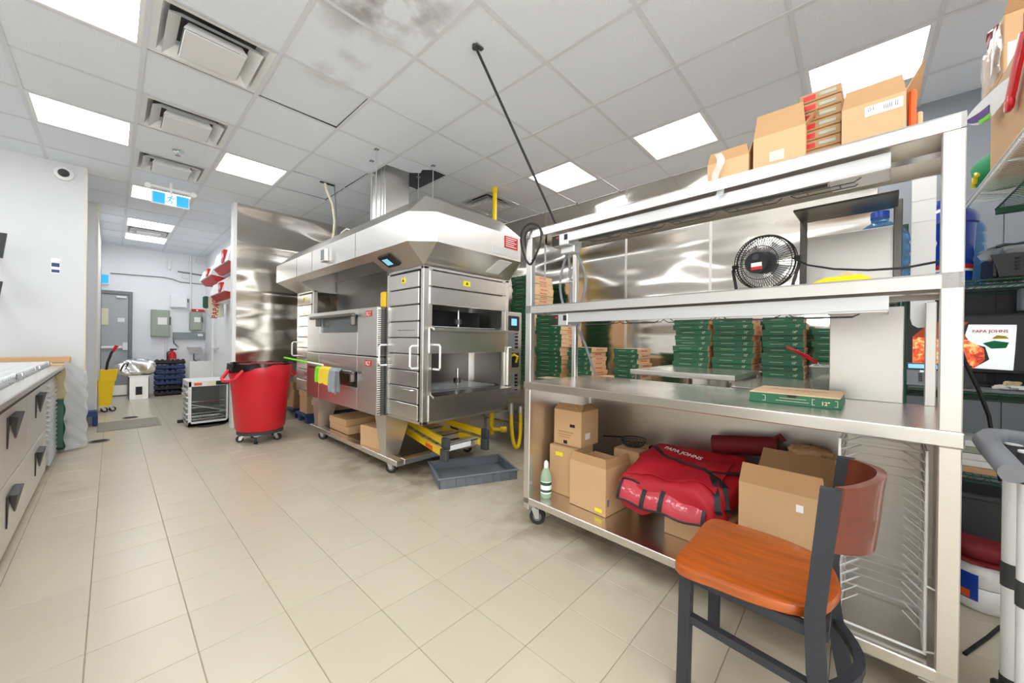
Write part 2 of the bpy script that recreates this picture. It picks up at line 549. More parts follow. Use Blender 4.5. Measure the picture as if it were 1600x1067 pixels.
tmes = {}
HOLE = (1.924, 3.341)
random.seed(3)
for a in range(len(GX) - 1):
    for b in range(len(GY) - 1):
        x0, x1, y0, y1 = GX[a], GX[a + 1], GY[b], GY[b + 1]
        if y0 < -2.6 or y1 > YB + .35 or (y0 > YP - .1 and (x1 < -.3 or x0 > 1.6)):
            continue
        y1 = min(y1, YB)
        if key(LIGHTS, x0, y0):
            k = key(LIGHTS, x0, y0)
            t = thing('ceiling_light', LIGHTS[k], 'light', ((x0 + x1) / 2, (y0 + y1) / 2, CZ), group='square ceiling lights')
            f = MB()
            e = .035
            for q in ((x0 + .012, x1 - .012, y0 + .012, y0 + e), (x0 + .012, x1 - .012, y1 - e, y1 - .012), (x0 + .012, x0 + e, y0 + e, y1 - e), (x1 - e, x1 - .012, y0 + e, y1 - e)):
                f.box(*q, CZ - .002, CZ + .05)
            f.build('frame', 'lamp_frame', t)
            MB().box(x0 + e, x1 - e, y0 + e, y1 - e, CZ + .004, CZ + .02).build('diffuser', 'lamp', t)
            continue
        if key(VENTS, x0, y0):
            k = key(VENTS, x0, y0)
            t = thing('air_diffuser', VENTS[k], 'vent', ((x0 + x1) / 2, (y0 + y1) / 2, CZ), group='square ceiling air diffusers')
            cx, cy = (x0 + x1) / 2, (y0 + y1) / 2
            def ring(mb, ro, zo, ri, zi):
                P = [(cx - ro, cy - ro, zo), (cx + ro, cy - ro, zo), (cx + ro, cy + ro, zo), (cx - ro, cy + ro, zo), (cx - ri, cy - ri, zi), (cx + ri, cy - ri, zi), (cx + ri, cy + ri, zi), (cx - ri, cy + ri, zi)]
                mb.add(P, [(i, (i + 1) % 4, 4 + (i + 1) % 4, 4 + i) for i in range(4)])
                mb.add([(p[0], p[1], p[2] + .006) for p in P], [(4 + i, 4 + (i + 1) % 4, (i + 1) % 4, i) for i in range(4)])
            m1 = MB(); ring(m1, .287, CZ + .0, .25, CZ + .005); ring(m1, .25, CZ + .005, .21, CZ + .09)
            m1.build('backing_pan', 'vent_white', t)
            MB().box(cx - .22, cx + .22, cy - .22, cy + .22, CZ + .09, CZ + .1).build('duct_collar', 'dark_grey', t)
            m1 = MB(); ring(m1, .225, CZ - .022, .165, CZ + .03)
            m1.build('outer_cone', 'vent_white', t)
            m1 = MB(); ring(m1, .155, CZ - .035, .13, CZ + .02)
            m1.rbox(cx - .15, cx + .15, cy - .15, cy + .15, CZ - .04, CZ - .033, .003)
            m1.build('centre_plate', 'vent_white', t)
            continue
        if abs(x0 - HOLE[0]) < .1 and abs(y0 - HOLE[1]) < .1:
            # broken remnant of the tile left of the open hole
            MB().prism([(x0 + .015, y0 + .02), (x0 + .40, y0 + .015), (x0 + .33, y0 + .09), (x0 + .36, y0 + .17), (x0 + .28, y0 + .25), (x0 + .015, y0 + .27)], 'z', CZ - .005, CZ + .012).build('broken_tile', 'ceil_tile', ce)
            continue
        mt = 'tile_stain' if (.7 < x0 < 1.3 and 1.4 < y0 < 3.3) else 'ceil_tile'
        kk = (round(x1 - x0, 2), round(y1 - y0, 2), mt)
        if kk not in tmes:
            hx, hy = (x1 - x0) / 2 - .008, (y1 - y0) / 2 - .008
            tmes[kk] = MB().rbox(-hx, hx, -hy, hy, 0, .015, .004).mesh('ceiling_tile', mt)
        o = inst('ceiling_tile', tmes[kk], ce, ((x0 + x1) / 2, (y0 + y1) / 2, CZ + .001))
        if (abs(x0 - 1.325) < .1 and abs(y0 - 3.95) < .1) or (abs(x0 - 1.325) < .1 and abs(y0 - 4.565) < .1) or (abs(x0 - .73) < .1 and abs(y0 - 2.73) < .1):
            o.rotation_euler = (R(random.uniform(.4, 1.0)), R(random.uniform(-.9, -.3)), 0)
            o.location.z += .008
for x in GX[:-1]:
    yb = YB if -.3 < x < 1.6 else YP
    MB().box(x - .013, x + .013, -2.6, yb, CZ - .003, CZ).build('tee_bar', 'tee', ce)
for y in GY:
    if y < -2.6:
        continue
    if y < YP - .05:
        MB().box(-3.2, XR, y - .012, y + .012, CZ - .002, CZ).build('tee_bar', 'tee', ce)
    elif y < YB:
        MB().box(-.2, 1.46, y - .012, y + .012, CZ - .002, CZ).build('tee_bar', 'tee', ce)

# ------------------------------------------------------------------ walls
MB().box(-3.2, -.205, YP, YP + .12, 0, CZ + .02).build('wall_left', 'white_wall', kind='structure')
MB().box(-.207, -.193, YP - .006, YP + .122, 0, CZ).build('trim_1', 'soft_drywall', kind='structure')
MB().box(-1.6, -.15, 7.72, 7.82, 0, CZ + .02).build('wall_corridor_return', 'white_wall', kind='structure')
MB().box(-.152, -.135, 7.714, 7.826, 0, CZ).build('trim_2', 'soft_drywall', kind='structure')
MB().box(-.28, -.145, 7.82, YB, 0, CZ + .02).build('wall_corridor_left', 'white_wall', kind='structure')
MB().box(-1.7, -1.6, YP, 7.8, 0, CZ + .02).build('wall_side_room', 'white_wall', kind='structure')
MB().box(1.46, 1.56, YP + .1, YB, 0, CZ + .02).build('wall_corridor_right', 'grey_wall', kind='structure')
MB().box(-.4, 1.6, YB, YB + .12, 0, CZ + .02).build('wall_back', 'grey_wall', kind='structure')
wp = MB().box(1.13, XR, YP + .012, YP + .12, 0, CZ + .02).build('wall_partition', 'white_wall', kind='structure')
for x0, x1 in ((1.145, 2.36), (2.362, 3.58), (3.582, XR)):
    MB().box(x0, x1, YP, YP + .012, 0, CZ + .01).build('steel_panel', 'steel_wall', wp)
MB().box(1.105, 1.145, YP - .008, YP + .13, 0, CZ).build('trim_3', 'white_plastic', kind='structure')
wr = MB().box(XR + .012, XR + .12, -2.6, YP + .1, 0, CZ + .02).build('wall_right', 'panel_grey', kind='structure')
ys = [-.12, .55, 1.0, 1.83, 2.75, 3.97, 5.19, YP]
ys = [-.12, 1.10, 2.02, 3.24, 4.46, 5.3, YP]
for a, b in zip(ys, ys[1:]):
    MB().box(XR, XR + .012, a + .001, b - .001, .05, CZ + .01).build('steel_panel', 'steel_wall', wr)
    if b < YP:
        MB().box(XR - .004, XR, b - .012, b + .012, .05, CZ + .005).build('seam_strip', 'steel', wr)
for a, b in ((-.74, -.125), (-1.36, -.745), (-2.0, -1.365)):
    MB().box(XR, XR + .012, a, b, .05, CZ + .01).build('board_panel', 'panel_grey', wr)
MB().box(-3.3, -3.2, -2.6, YP + .1, 0, CZ + .02).build('wall_far_left', 'bounce_wall', kind='structure')
MB().box(1.2, XR + .1, -1.08, -.98, 0, CZ + .02).build('wall_near_right', 'bounce_wall', kind='structure')
# unseen storefront, added as an opening for fill light: sill, head and mullions
wf = MB().box(-3.2, XR, -2.7, -2.6, 0, .12).box(-3.2, XR, -2.7, -2.6, 2.85, CZ + .02).build('wall_front', 'white_wall', kind='structure')
wn = MB()
for k in range(7):
    wn.box(-3.2 + k * 1.2, -3.14 + k * 1.2, -2.68, -2.62, .12, 2.85)
wn.build('fill_window_1', 'alu', kind='structure')


# ------------------------------------------------------------------ helpers for repeated parts
def caster(parent, x, y, z=0, r=.05, F=None, h=.13, ang=0.3):
    """swivel caster: fork is a part of the parent, the wheel its sub-part"""
    ca, sa = math.cos(ang), math.sin(ang)
    fk = MB(F)
    fk.box(x - .035, x + .035, y - .035, y + .035, z + h - .012, z + h)
    fk.cyl((x, y, z + h - .035), (x, y, z + h - .01), .022, n=12)
    for sgn in (-1, 1):
        ox, oy = -sa * .022 * sgn, ca * .022 * sgn
        px_, py_ = x + ca * .02, y + sa * .02
        fk.hull([(x + ox - ca * .02, y + oy - sa * .02, z + h - .03), (x + ox + ca * .03, y + oy + sa * .03, z + h - .03), (px_ + ox + ca * .012, py_ + oy + sa * .012, z + r - .012), (px_ + ox - ca * .012, py_ + oy - sa * .012, z + r - .012),
                 (x + ox * .8 - ca * .02, y + oy * .8 - sa * .02, z + h - .03), (x + ox * .8 + ca * .03, y + oy * .8 + sa * .03, z + h - .03), (px_ + ox * .8, py_ + oy * .8, z + r - .012)])
    f = fk.build('caster', 'alu', parent)
    wx, wy = x + ca * .02, y + sa * .02
    d = Vector((-sa, ca, 0))
    c = Vector((wx, wy, z + r))
    MB(F).cyl(c - d * .016, c + d * .016, r, n=20).build('wheel', 'rubber', f)
    MB(F).cyl(c - d * .018, c + d * .018, r * .55, n=16).build('hub', 'mid_grey', f)


def carton(name, label, loc, rz, w_, d_, h, flaps=(), mark=None, mat='kraft', group=None, open_=False, sticker=None):
    """cardboard carton: body of panels, flaps (side, length, angle)"""
    t = thing(name, label, 'box', loc, rz, group)
    F = Matrix.Translation(loc) @ Matrix.Rotation(rz, 4, 'Z')
    b = MB(F)
    k = .004
    if open_:
        b.box(-w_ / 2, w_ / 2, -d_ / 2, -d_ / 2 + k, 0, h).box(-w_ / 2, w_ / 2, d_ / 2 - k, d_ / 2, 0, h)
        b.box(-w_ / 2, -w_ / 2 + k, -d_ / 2 + k, d_ / 2 - k, 0, h).box(w_ / 2 - k, w_ / 2, -d_ / 2 + k, d_ / 2 - k, 0, h)
        b.box(-w_ / 2, w_ / 2, -d_ / 2, d_ / 2, 0, k)
    else:
        b.rbox(-w_ / 2, w_ / 2, -d_ / 2, d_ / 2, 0, h, .003)
    b.build('carton_body', mat, t)
    if not open_:
        MB(F).box(-w_ / 2 + .001, w_ / 2 - .001, -.003, .003, h - .0005, h + .001).build('lid_seam', 'kraft_in', t)
    for side, ln, ang in flaps:
        a = R(ang)
        f = MB(F)
        co, si = math.cos(a), math.sin(a)     # angle from vertical, leaning outward
        if side in 'fb':
            sg = -1 if side == 'f' else 1
            y = sg * d_ / 2
            e = sg * ln * si
            f.hull([(-w_ / 2, y, h), (w_ / 2, y, h), (-w_ / 2 + .01, y + e, h + ln * co), (w_ / 2 - .01, y + e, h + ln * co), (-w_ / 2, y - sg * k, h), (w_ / 2, y - sg * k, h), (-w_ / 2 + .01, y + e - sg * k, h + ln * co - k), (w_ / 2 - .01, y + e - sg * k, h + ln * co - k)])
        else:
            sg = -1 if side == 'l' else 1
            x = sg * w_ / 2
            e = sg * ln * si
            f.hull([(x, -d_ / 2, h), (x, d_ / 2, h), (x + e, -d_ / 2 + .01, h + ln * co), (x + e, d_ / 2 - .01, h + ln * co), (x - sg * k, -d_ / 2, h), (x - sg * k, d_ / 2, h), (x + e - sg * k, -d_ / 2 + .01, h + ln * co - k), (x + e - sg * k, d_ / 2 - .01, h + ln * co - k)])
        f.build('flap', 'kraft_flap', t)
    for (mt, x0, x1, z0, z1, face) in (sticker or []):
        s_b = MB(F)
        if face == 'f':
            s_b.box(x0, x1, -d_ / 2 - .0015, -d_ / 2, z0, z1)
        elif face == 'r':
            s_b.box(w_ / 2, w_ / 2 + .0015, x0, x1, z0, z1)
        s_b.build('sticker', mt, t)
    for (st, size, x, z, mt, face) in (mark or []):
        if face == 'f':
            MB(F).text(st, size, (x, -d_ / 2, z), (1, 0, 0), (0, 0, 1)).build('print', mt, t)
        else:
            MB(F).text(st, size, (w_ / 2, x, z), (0, 1, 0), (0, 0, 1)).build('print', mt, t)
    return t


# ------------------------------------------------------------------ conveyor oven with hood
OX0, OX1 = 1.70, 2.70          # enclosure depth
ov = thing('pizza_oven', 'large stainless steel double-deck pizza oven with faceted extraction hood on casters', 'oven', (2.2, 4.0, 0))
# stand: rails, legs, casters
rl = MB()
for a in ((1.68, 1.76, 2.9, 4.95), (2.62, 2.7, 2.9, 4.95)):
    rl.rbox(a[0], a[1], a[2], a[3], .115, .165, .005)
for y in (2.9, 4.87):
    rl.rbox(1.76, 2.62, y, y + .08, .115, .165, .005)
rl.build('stand_rail', 'steel_h', ov)
MB().box(1.7, 2.68, 2.95, 4.9, .15, .158).build('stand_shelf', 'steel_dark', ov)
for (x, sx) in ((1.69, 1), (2.69, -1)):
    for (y, ya, yb) in ((3.1, .22, 0), (4.72, .2, 0)):
        dx = .17 * sx
        MB().hull([(x, y, .53), (x, y + ya, .53), (x + .26 * sx, y, .53), (x + .26 * sx, y + ya, .53), (x, y + (yb if yb < 0 else 0), .13), (x, y + .09, .13), (x + .12 * sx, y, .13), (x + .12 * sx, y + .09, .13)]).build('leg', 'steel', ov)
        caster(ov, x + .05 * sx, y + .02, 0, .052, h=.125, ang=-.9)
# decks
for (z0, z1, nm) in ((.53, 1.055, 'lower_deck'), (1.065, 1.515, 'upper_deck')):
    dk = MB().box(1.70, 2.66, 3.15, 4.92, z0, z1).build(nm, 'steel', ov)
    wz0, wz1 = (.742, .9) if nm == 'lower_deck' else (1.285, 1.455)
    wy0, wy1 = 3.545, 4.52
    dr = MB()
    dr.rbox(1.62, 1.66, 3.15, wy0, z0, z1, .006).rbox(1.62, 1.66, wy1, 4.9, z0, z1, .006)
    dr.rbox(1.62, 1.66, wy0, wy1, z0, wz0, .004).rbox(1.62, 1.66, wy0, wy1, wz1, z1, .004)
    door = dr.build('door', 'steel', dk)
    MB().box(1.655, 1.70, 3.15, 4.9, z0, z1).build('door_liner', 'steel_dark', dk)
    MB().box(1.64, 1.648, wy0, wy1, wz0, wz1).build('window_pane', 'dark_glass' if nm == 'lower_deck' else 'glass', dk)
    hd = MB()
    hd.rbox(1.55, 1.585, wy0 - .03, wy1 + .12, wz1 - .02, wz1 + .015, .008)
    for yy in (wy0 + .03, wy1 - .05):
        hd.rbox(1.57, 1.625, yy, yy + .03, wz1 - .1, wz1, .005)
    hd.build('door_handle', 'steel_dark', dk)
    MB().box(1.617, 1.62, 3.25, 3.38, z1 - .085, z1 - .03).build('maker_badge', 'red_print', dk)
    MB().text('XLT', .05, (1.617, 3.315, z1 - .058), (0, -1, 0), (0, 0, 1), sx=1.1).build('badge_lettering', 'label_white', dk)
    sp = MB()
    for k in range(24):
        zz = z0 + .02 + k * (z1 - z0 - .04) / 24
        sp.box(1.625, 1.7, 3.146, 3.15, zz, zz + .009)
    sp.build('vent_slots', 'dark_grey', dk)
# dark recess over the decks, below the hood
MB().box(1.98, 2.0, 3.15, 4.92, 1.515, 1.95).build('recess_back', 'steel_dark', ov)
# end enclosures
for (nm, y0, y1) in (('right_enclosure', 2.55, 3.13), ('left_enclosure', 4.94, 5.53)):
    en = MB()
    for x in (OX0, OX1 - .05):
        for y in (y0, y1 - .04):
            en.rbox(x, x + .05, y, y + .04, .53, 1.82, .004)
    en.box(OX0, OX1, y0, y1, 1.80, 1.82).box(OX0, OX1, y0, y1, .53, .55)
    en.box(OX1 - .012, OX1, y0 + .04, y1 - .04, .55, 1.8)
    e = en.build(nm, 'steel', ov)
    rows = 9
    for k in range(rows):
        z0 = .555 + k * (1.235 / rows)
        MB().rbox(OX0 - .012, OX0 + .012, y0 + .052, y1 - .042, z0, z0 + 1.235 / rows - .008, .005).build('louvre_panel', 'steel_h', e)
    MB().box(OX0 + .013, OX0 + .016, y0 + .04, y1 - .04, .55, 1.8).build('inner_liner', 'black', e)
    for zz in (.80, 1.30):
        MB().tube([(OX0 - .012, y0 + .1, zz + .0), (OX0 - .022, y0 + .13, zz), (OX0 - .022, y0 + .33, zz), (OX0 - .012, y0 + .36, zz)], .004, 6).build('latch', 'chrome', e)
    if nm == 'right_enclosure':
        for (a, b) in ((1.663, 1.79), (1.512, 1.655)):
            MB().rbox(1.755, 2.65, y0 - .012, y0 + .01, a, b, .005).build('side_panel', 'steel_h', e)
        MB().rbox(1.755, 2.65, y0 - .01, y0 + .01, 1.108, 1.318, .005).build('side_panel', 'steel_h', e)
        MB().rbox(1.755, 2.65, y0 - .01, y0 + .01, .55, .765, .005).build('side_panel', 'steel_h', e)
        MB().box(1.75, 1.785, y0, y0 + .02, .55, 1.8).build('side_stile', 'steel', e)
        MB().box(2.6, 2.65, y0, y0 + .02, .55, 1.8).build('side_stile', 'steel', e)
        for zz in (1.318, .768):
            MB().hull([(1.78, y0 + .02, zz + .012), (2.64, y0 + .02, zz + .012), (1.74, y0 - .10, zz + .0), (2.74, y0 - .10, zz + .0), (1.78, y0 + .02, zz + .004), (2.64, y0 + .02, zz + .004), (1.74, y0 - .10, zz - .022), (2.74, y0 - .10, zz - .022)]).build('exit_lip', 'steel_h', e)
            MB().box(1.72, 2.65, y0 + .02, y1, zz - .0, zz + .006).build('catch_tray', 'steel_dark', e)
            MB().cyl((2.22, y0 + .2, zz + .02), (2.22, y0 + .2, zz + .19), .012, n=10).box(2.19, 2.25, y0 + .19, y0 + .22, zz + .05, zz + .1).build('probe_stem', 'chrome', e)
            cv = MB()
            for k in range(26):
                cv.tube([(1.8 + k * .031, y0 + .06, zz + .02), (1.8 + k * .031, y1, zz + .02)], .0022, 4)
            for k in range(12):
                cv.tube([(1.79, y0 + .06 + k * .045, zz + .02), (2.6, y0 + .06 + k * .045, zz + .02)], .0022, 4)
            cv.build('conveyor_belt', 'chrome', e, kind='stuff')
        MB().box(2.1, 2.18, y0 - .016, y0 - .012, 1.70, 1.745).build('warning_label', 'yellow_tag', e)
        MB().prism([(2.125, 1.712), (2.155, 1.712), (2.14, 1.738)], 'y', y0 - .018, y0 - .016).build('warning_sign', 'black', e)
        MB().box(1.72, 2.68, y1 - .012, y1 - .004, .56, 1.79).build('shade_back', 'steel_dark', e)  # dark sheet painting the shade inside the side openings
        MB().box(1.79, 2.6, y0 + .32, y0 + .33, 1.33, 1.5).build('shade_sheet', 'black', e)  # black sheet painting the deeper shade of the top opening
    MB().box(OX0 - .016, OX0 - .012, y0 + .25, y0 + .31, 1.70, 1.745).build('warning_label', 'yellow_tag', e)
    MB().prism([(y0 + .262, 1.712), (y0 + .298, 1.712), (y0 + .28, 1.738)], 'x', OX0 - .018, OX0 - .016).build('warning_sign', 'black', e)
# U-handles
for (x, y, ax) in ((1.70, 3.1, 'y'), (1.70, 2.60, 'y'), (1.70, 5.44, 'y')):
    z0, z1 = .99, 1.17
    MB().tube([(x - .01, y, z0), (x - .07, y, z0), (x - .085, y, z0 + .015), (x - .085, y, z1 - .015), (x - .07, y, z1), (x - .01, y, z1)], .0085, 8).build('pull_handle', 'white_plastic', ov)
MB().tube([(1.8, 2.55, .98), (1.8, 2.47, .98), (1.8, 2.455, .995), (1.8, 2.455, 1.165), (1.8, 2.47, 1.18), (1.8, 2.55, 1.18)], .0085, 8).build('pull_handle', 'white_plastic', ov)
MB().rbox(2.66, 2.72, 2.515, 2.55, .78, 1.16, .006).build('side_latch_bar', 'steel', ov)
# hood
hx0, hx1, hy0, hy1, ch = 1.48, 2.72, 2.28, 5.80, .155
octo = lambda z, g=0: [(hx0 + ch, hy0, z), (hx1 - ch, hy0, z), (hx1, hy0 + ch, z), (hx1, hy1 - ch, z), (hx1 - ch, hy1, z), (hx0 + ch, hy1, z), (hx0, hy1 - ch, z), (hx0, hy0 + ch, z)]
hood = MB().hull(octo(1.95) + octo(2.17)).build('hood_band', 'steel', ov)
MB().hull(octo(2.17) + [(1.68, 2.5, 2.36), (2.53, 2.5, 2.36), (2.53, 5.58, 2.36), (1.68, 5.58, 2.36)]).build('hood_roof', 'steel_h', ov)
MB().hull([p for p in octo(1.95) if p[1] < 3] + [(hx0, 3.12, 1.95), (hx1, 3.12, 1.95), (OX0, 2.55, 1.822), (OX1, 2.55, 1.822), (OX0, 3.12, 1.822), (OX1, 3.12, 1.822)]).build('hood_skirt', 'steel', ov)
MB().hull([p for p in octo(1.95) if p[1] > 5] + [(hx0, 4.96, 1.95), (hx1, 4.96, 1.95), (OX0, 5.53, 1.822), (OX1, 5.53, 1.822), (OX0, 4.96, 1.822), (OX1, 4.96, 1.822)]).build('hood_skirt', 'steel', ov)
MB().hull([(1.48, 3.12, 1.95), (1.48, 4.96, 1.95), (1.56, 3.12, 1.904), (1.56, 4.96, 1.904), (1.57, 3.12, 1.95), (1.57, 4.96, 1.95)]).build('hood_lip', 'steel', ov)
sm = MB()
for y in (3.3, 4.36, 4.85):
    sm.box(1.4785, 1.481, y, y + .003, 1.952, 2.168)
sm.build('band_seam', 'dark_grey', ov)
cb = MB().rbox(1.44, 1.48, 3.9, 4.02, 2.0, 2.13, .005).build('switch_box', 'alu', ov)
MB().box(1.437, 1.44, 3.925, 3.995, 2.015, 2.115).build('switch_face', 'mid_grey', cb)
# control screen on the sloping skirt
n = Vector((-.128, 0, -.22)).normalized()
uo = Vector((0, -1, 0)); vo = n.cross(uo)
def slab(mb, c, a, b, n0, n1):
    c = Vector(c)
    mb.hull([c + uo * i * a + vo * j * b + n * k for i in (-1, 1) for j in (-1, 1) for k in (n0, n1)])
cp = MB(); slab(cp, (1.585, 2.88, 1.889), .09, .062, -.003, .022)
c1 = cp.build('control_panel', 'black', ov)
cp = MB(); slab(cp, (1.585, 2.895, 1.889), .042, .034, .022, .025)
cp.build('control_screen', 'screen_blue', c1)
# notices on the hood side
MB().box(2.35, 2.52, hy0 - .003, hy0, 2.045, 2.15).build('red_notice', 'red_print', ov)
nb = MB()
for k in range(5):
    nb.box(2.365, 2.5 - (k % 2) * .03, hy0 - .0045, hy0 - .003, 2.06 + k * .018, 2.066 + k * .018)
nb.build('notice_text', 'label_white', ov)
MB().box(2.2, 2.53, hy0 - .003, hy0, 1.972, 2.04).build('rating_plate', 'alu', ov)
sk = Vector((0, .27, -.128)).normalized()
nn = Vector((0, -.128, -.27)).normalized()
q = MB(); c = Vector((2.40, 2.40, 1.893))
q.hull([c + Vector((1, 0, 0)) * i * .08 + sk * j * .1 + nn * k for i in (-1, 1) for j in (-1, 1) for k in (0, .004)])
q.build('instruction_plate', 'label_white', ov)
# warning tag on deck corner
MB().rbox(1.70, 1.78, 3.17, 3.26, 1.515, 1.66, .01).build('yellow_bracket', 'yellow', ov)
# control column behind the oven's right end
cc = MB().rbox(2.72, 2.98, 2.62, 2.66, .62, 1.52, .006).rbox(2.72, 2.98, 2.66, 3.1, .62, .66, .004).rbox(2.96, 2.98, 2.66, 3.1, .66, 1.5, .004).build('control_column', 'steel', ov)
for z0 in (.98, 1.36):
    a = MB().rbox(2.76, 2.92, 2.595, 2.62, z0 - .035, z0 + .12, .008).build('control_panel', 'black', ov)
    MB().box(2.79, 2.87, 2.592, 2.595, z0 + .02, z0 + .09).build('control_screen', 'screen_blue' if z0 > 1.2 else 'dark_glass', a)
for z0 in (.68, 1.12):
    a = MB().rbox(2.74, 2.86, 2.6, 2.62, z0, z0 + .2, .006).build('motor_cover', 'mid_grey', ov)
    vs = MB()
    for k in range(5):
        vs.box(2.875, 2.915, 2.612, 2.62, z0 + .02 + k * .037, z0 + .045 + k * .037)
    vs.build('vent_slots', 'black', a)
MB().tube([(2.78, 2.6, 1.06), (2.8, 2.56, 1.08), (2.84, 2.55, 1.06), (2.85, 2.58, 1.0)], .012, 8).build('gas_fitting', 'yellow', ov)

# things on and around the oven
d = MB().hull([(1.98, 3.7, 2.361), (2.26, 3.7, 2.361), (2.26, 4.0, 2.361), (1.98, 4.0, 2.361), (1.98, 3.7, CZ + .4), (2.26, 3.7, CZ + .4), (2.26, 4.0, CZ + .4), (1.98, 4.0, CZ + .4)])
t = thing('exhaust_duct', 'rectangular stainless exhaust duct rising from the oven hood into the ceiling', 'duct', (2.12, 3.85, 2.33))
d.build('duct_casing', 'steel', t)
q = MB()
for y in (3.735, 3.80, 3.9):
    q.box(1.972, 1.98, y, y + .025, 2.362, CZ + .38)
q.build('duct_flange', 'alu', t)
for i, (x, y, lb) in enumerate(((1.72, 3.4, 'front'), (1.80, 3.66, 'rear'), (2.28, 3.27, 'front'), (2.33, 3.62, 'rear'))):
    t = thing('hanger_rod', 'thin metal hanger rod %s the exhaust duct, %s one of the pair' % ('left of' if x < 2 else 'right of', lb), 'rod', (x, y, 2.36), group='hood hanger rods')
    MB().cyl((x, y, 2.361), (x, y, CZ + .1), .005, n=6).build('rod', 'alu', t)
    MB().rbox(x - .02, x + .02, y - .02, y + .02, CZ - .008, CZ + .002, .003).build('ceiling_bracket', 'mid_grey', t)
t = thing('power_conduit', 'pale flexible conduit hanging from the ceiling to the hood roof', 'conduit', (1.72, 4.5, 2.36))
MB().tube([(1.68, 4.58, CZ + .02), (1.70, 4.56, 2.95), (1.75, 4.52, 2.8), (1.77, 4.5, 2.6), (1.76, 4.5, 2.45), (1.75, 4.52, 2.34)], .014, 8).build('hose', 'cream', t)
MB().tube([(1.78, 4.55, CZ), (1.79, 4.53, 2.8), (1.80, 4.5, 2.36)], .006, 6).build('cable', 'mid_grey', t)
MB().tube([(1.76, 4.35, 2.36), (1.77, 4.3, 2.43), (1.79, 4.22, 2.46), (1.82, 4.13, 2.43), (1.84, 4.08, 2.36)], .008, 6).build('cable_loop', 'white_plastic', t)
MB().rbox(1.63, 1.8, 4.56, 4.6, CZ - .012, CZ, .004).build('ceiling_bracket', 'black', t)
t = thing('gas_pipe', 'yellow vertical gas pipe behind the right end of the oven hood', 'pipe', (3.11, 3.19, 0))
MB().cyl((3.11, 3.19, .1), (3.11, 3.19, CZ + .05), .028, n=14).build('pipe', 'yellow', t)
MB().cyl((3.11, 3.19, CZ - .06), (3.11, 3.19, CZ), .036, n=14).build('coupling', 'yellow', t)
t = thing('gas_hose', 'yellow flexible gas hose looping to the floor beside the oven', 'hose', (3.2, 2.9, 0))
P = []
for k in range(22):
    a = math.pi * k / 21
    P.append((2.94 + .075 * (1 - math.cos(a)), 2.72 - .02 * math.sin(a), .42 - .36 * math.sin(a) ** .7))
MB().tube(P, .021, 10).build('hose_loop', 'yellow', t)
MB().cyl(P[0], (P[0][0], P[0][1], .55), .024, n=10).cyl(P[-1], (P[-1][0], P[-1][1], .5), .024, n=10).build('fitting', 'alu', t)
t = thing('gas_valve', 'yellow gas pipe elbow with valve standing behind the step ladder', 'pipe', (2.86, 2.95, 0))
MB().tube([(2.86, 2.95, .62), (2.86, 2.95, .28), (2.88, 2.93, .24), (2.98, 2.85, .235)], .022, 10).build('elbow', 'yellow', t)
MB().cyl((2.94, 2.88, .237), (2.99, 2.84, .235), .034, n=12).build('valve_body', 'yellow', t)
# cloths, broom
t = thing('broom_handle', 'green and white pole lying across the lower oven door handle', 'pole', (1.53, 4.6, .95))
MB().cyl((1.53, 5.45, .965), (1.54, 4.62, .945), .012, n=10).build('green_section', 'lime', t)
MB().cyl((1.54, 4.62, .945), (1.545, 4.2, .937), .011, n=10).build('white_section', 'white_plastic', t)
def cloth(y0, y1, zb, mat, label, x=1.535):
    mb = MB()
    mb.grid(lambda u, v: Vector((x - .012 + (.03 if v < .12 else 0) - .012 * math.sin(u * 9 + v * 3) * v, y0 + (y1 - y0) * (u + .08 * v * math.sin(u * 5)), .925 - (.925 - zb) * v + .015 * math.sin(u * 4) * v)), 10, 8, thick=(.006, 0, 0))
    mb.build('cleaning_cloth', mat, loc=(x, y0, zb), label=label, cat='cloth', group='cloths on the oven door handle')
cloth(4.35, 4.22, .74, 'lime', 'lime green cloth hung on the lower oven handle')
cloth(4.235, 3.97, .735, 'rag_yellow', 'yellow cloth hung on the lower oven handle', 1.53)
cloth(3.985, 3.82, .67, 'rag_grey', 'pale grey cloth hanging lowest from the oven handle')
cloth(3.815, 3.73, .69, 'mid_grey', 'dark grey cloth at the right end of the oven handle')
# on the stand shelf
carton('carton', 'small orange-brown carton at the front of the oven stand shelf', (1.83, 3.50, .158), .1, .2, .34, .2)
carton('flat_carton', 'long flat brown carton, upper of two on the oven stand shelf', (2.13, 4.4, .24), .05, .7, .42, .07)
carton('flat_carton', 'long flat brown carton, lower of two on the oven stand shelf', (2.13, 4.35, .159), .0, .7, .5, .08)
# step ladder lying flat, sticking out from under the oven
ld = thing('step_ladder', 'yellow fibreglass step ladder lying flat on the oven stand', 'ladder', (2.3, 3.3, .2))
for (xa, xb) in ((1.90, 2.2), (2.36, 2.43)):
    for (z0, dx) in ((.24, 0), (.315, .05)):
        a, b = Vector((xa + dx, 2.52 + dx, z0)), Vector((xb + dx, 4.0, z0 + .02))
        dirv = (b - a).normalized()
        sd = Vector((dirv.y, -dirv.x, 0)) * .012
        hh = Vector((0, 0, .06))
        MB().hull([a + sd, a - sd, b + sd, b - sd, a + sd + hh, a - sd + hh, b + sd + hh, b - sd + hh]).build('rail', 'yellow', ld)
        MB().rbox(a.x - .02, a.x + .02, a.y - .05, a.y + .035, a.z - .03, a.z + .068, .006).build('foot', 'dark_grey', ld)
for k, y in enumerate((2.60, 2.9, 3.2, 3.5)):
    f = (y - 2.52) / 1.48
    zt = .285 + .02 * f
    MB().rbox(1.905 + .3 * f, 2.36 + .07 * f, y, y + .09, zt, zt + .02, .004).rbox(1.905 + .3 * f, 2.36 + .07 * f, y, y + .006, zt - .04, zt + .02, .002).build('tread', 'alu', ld)
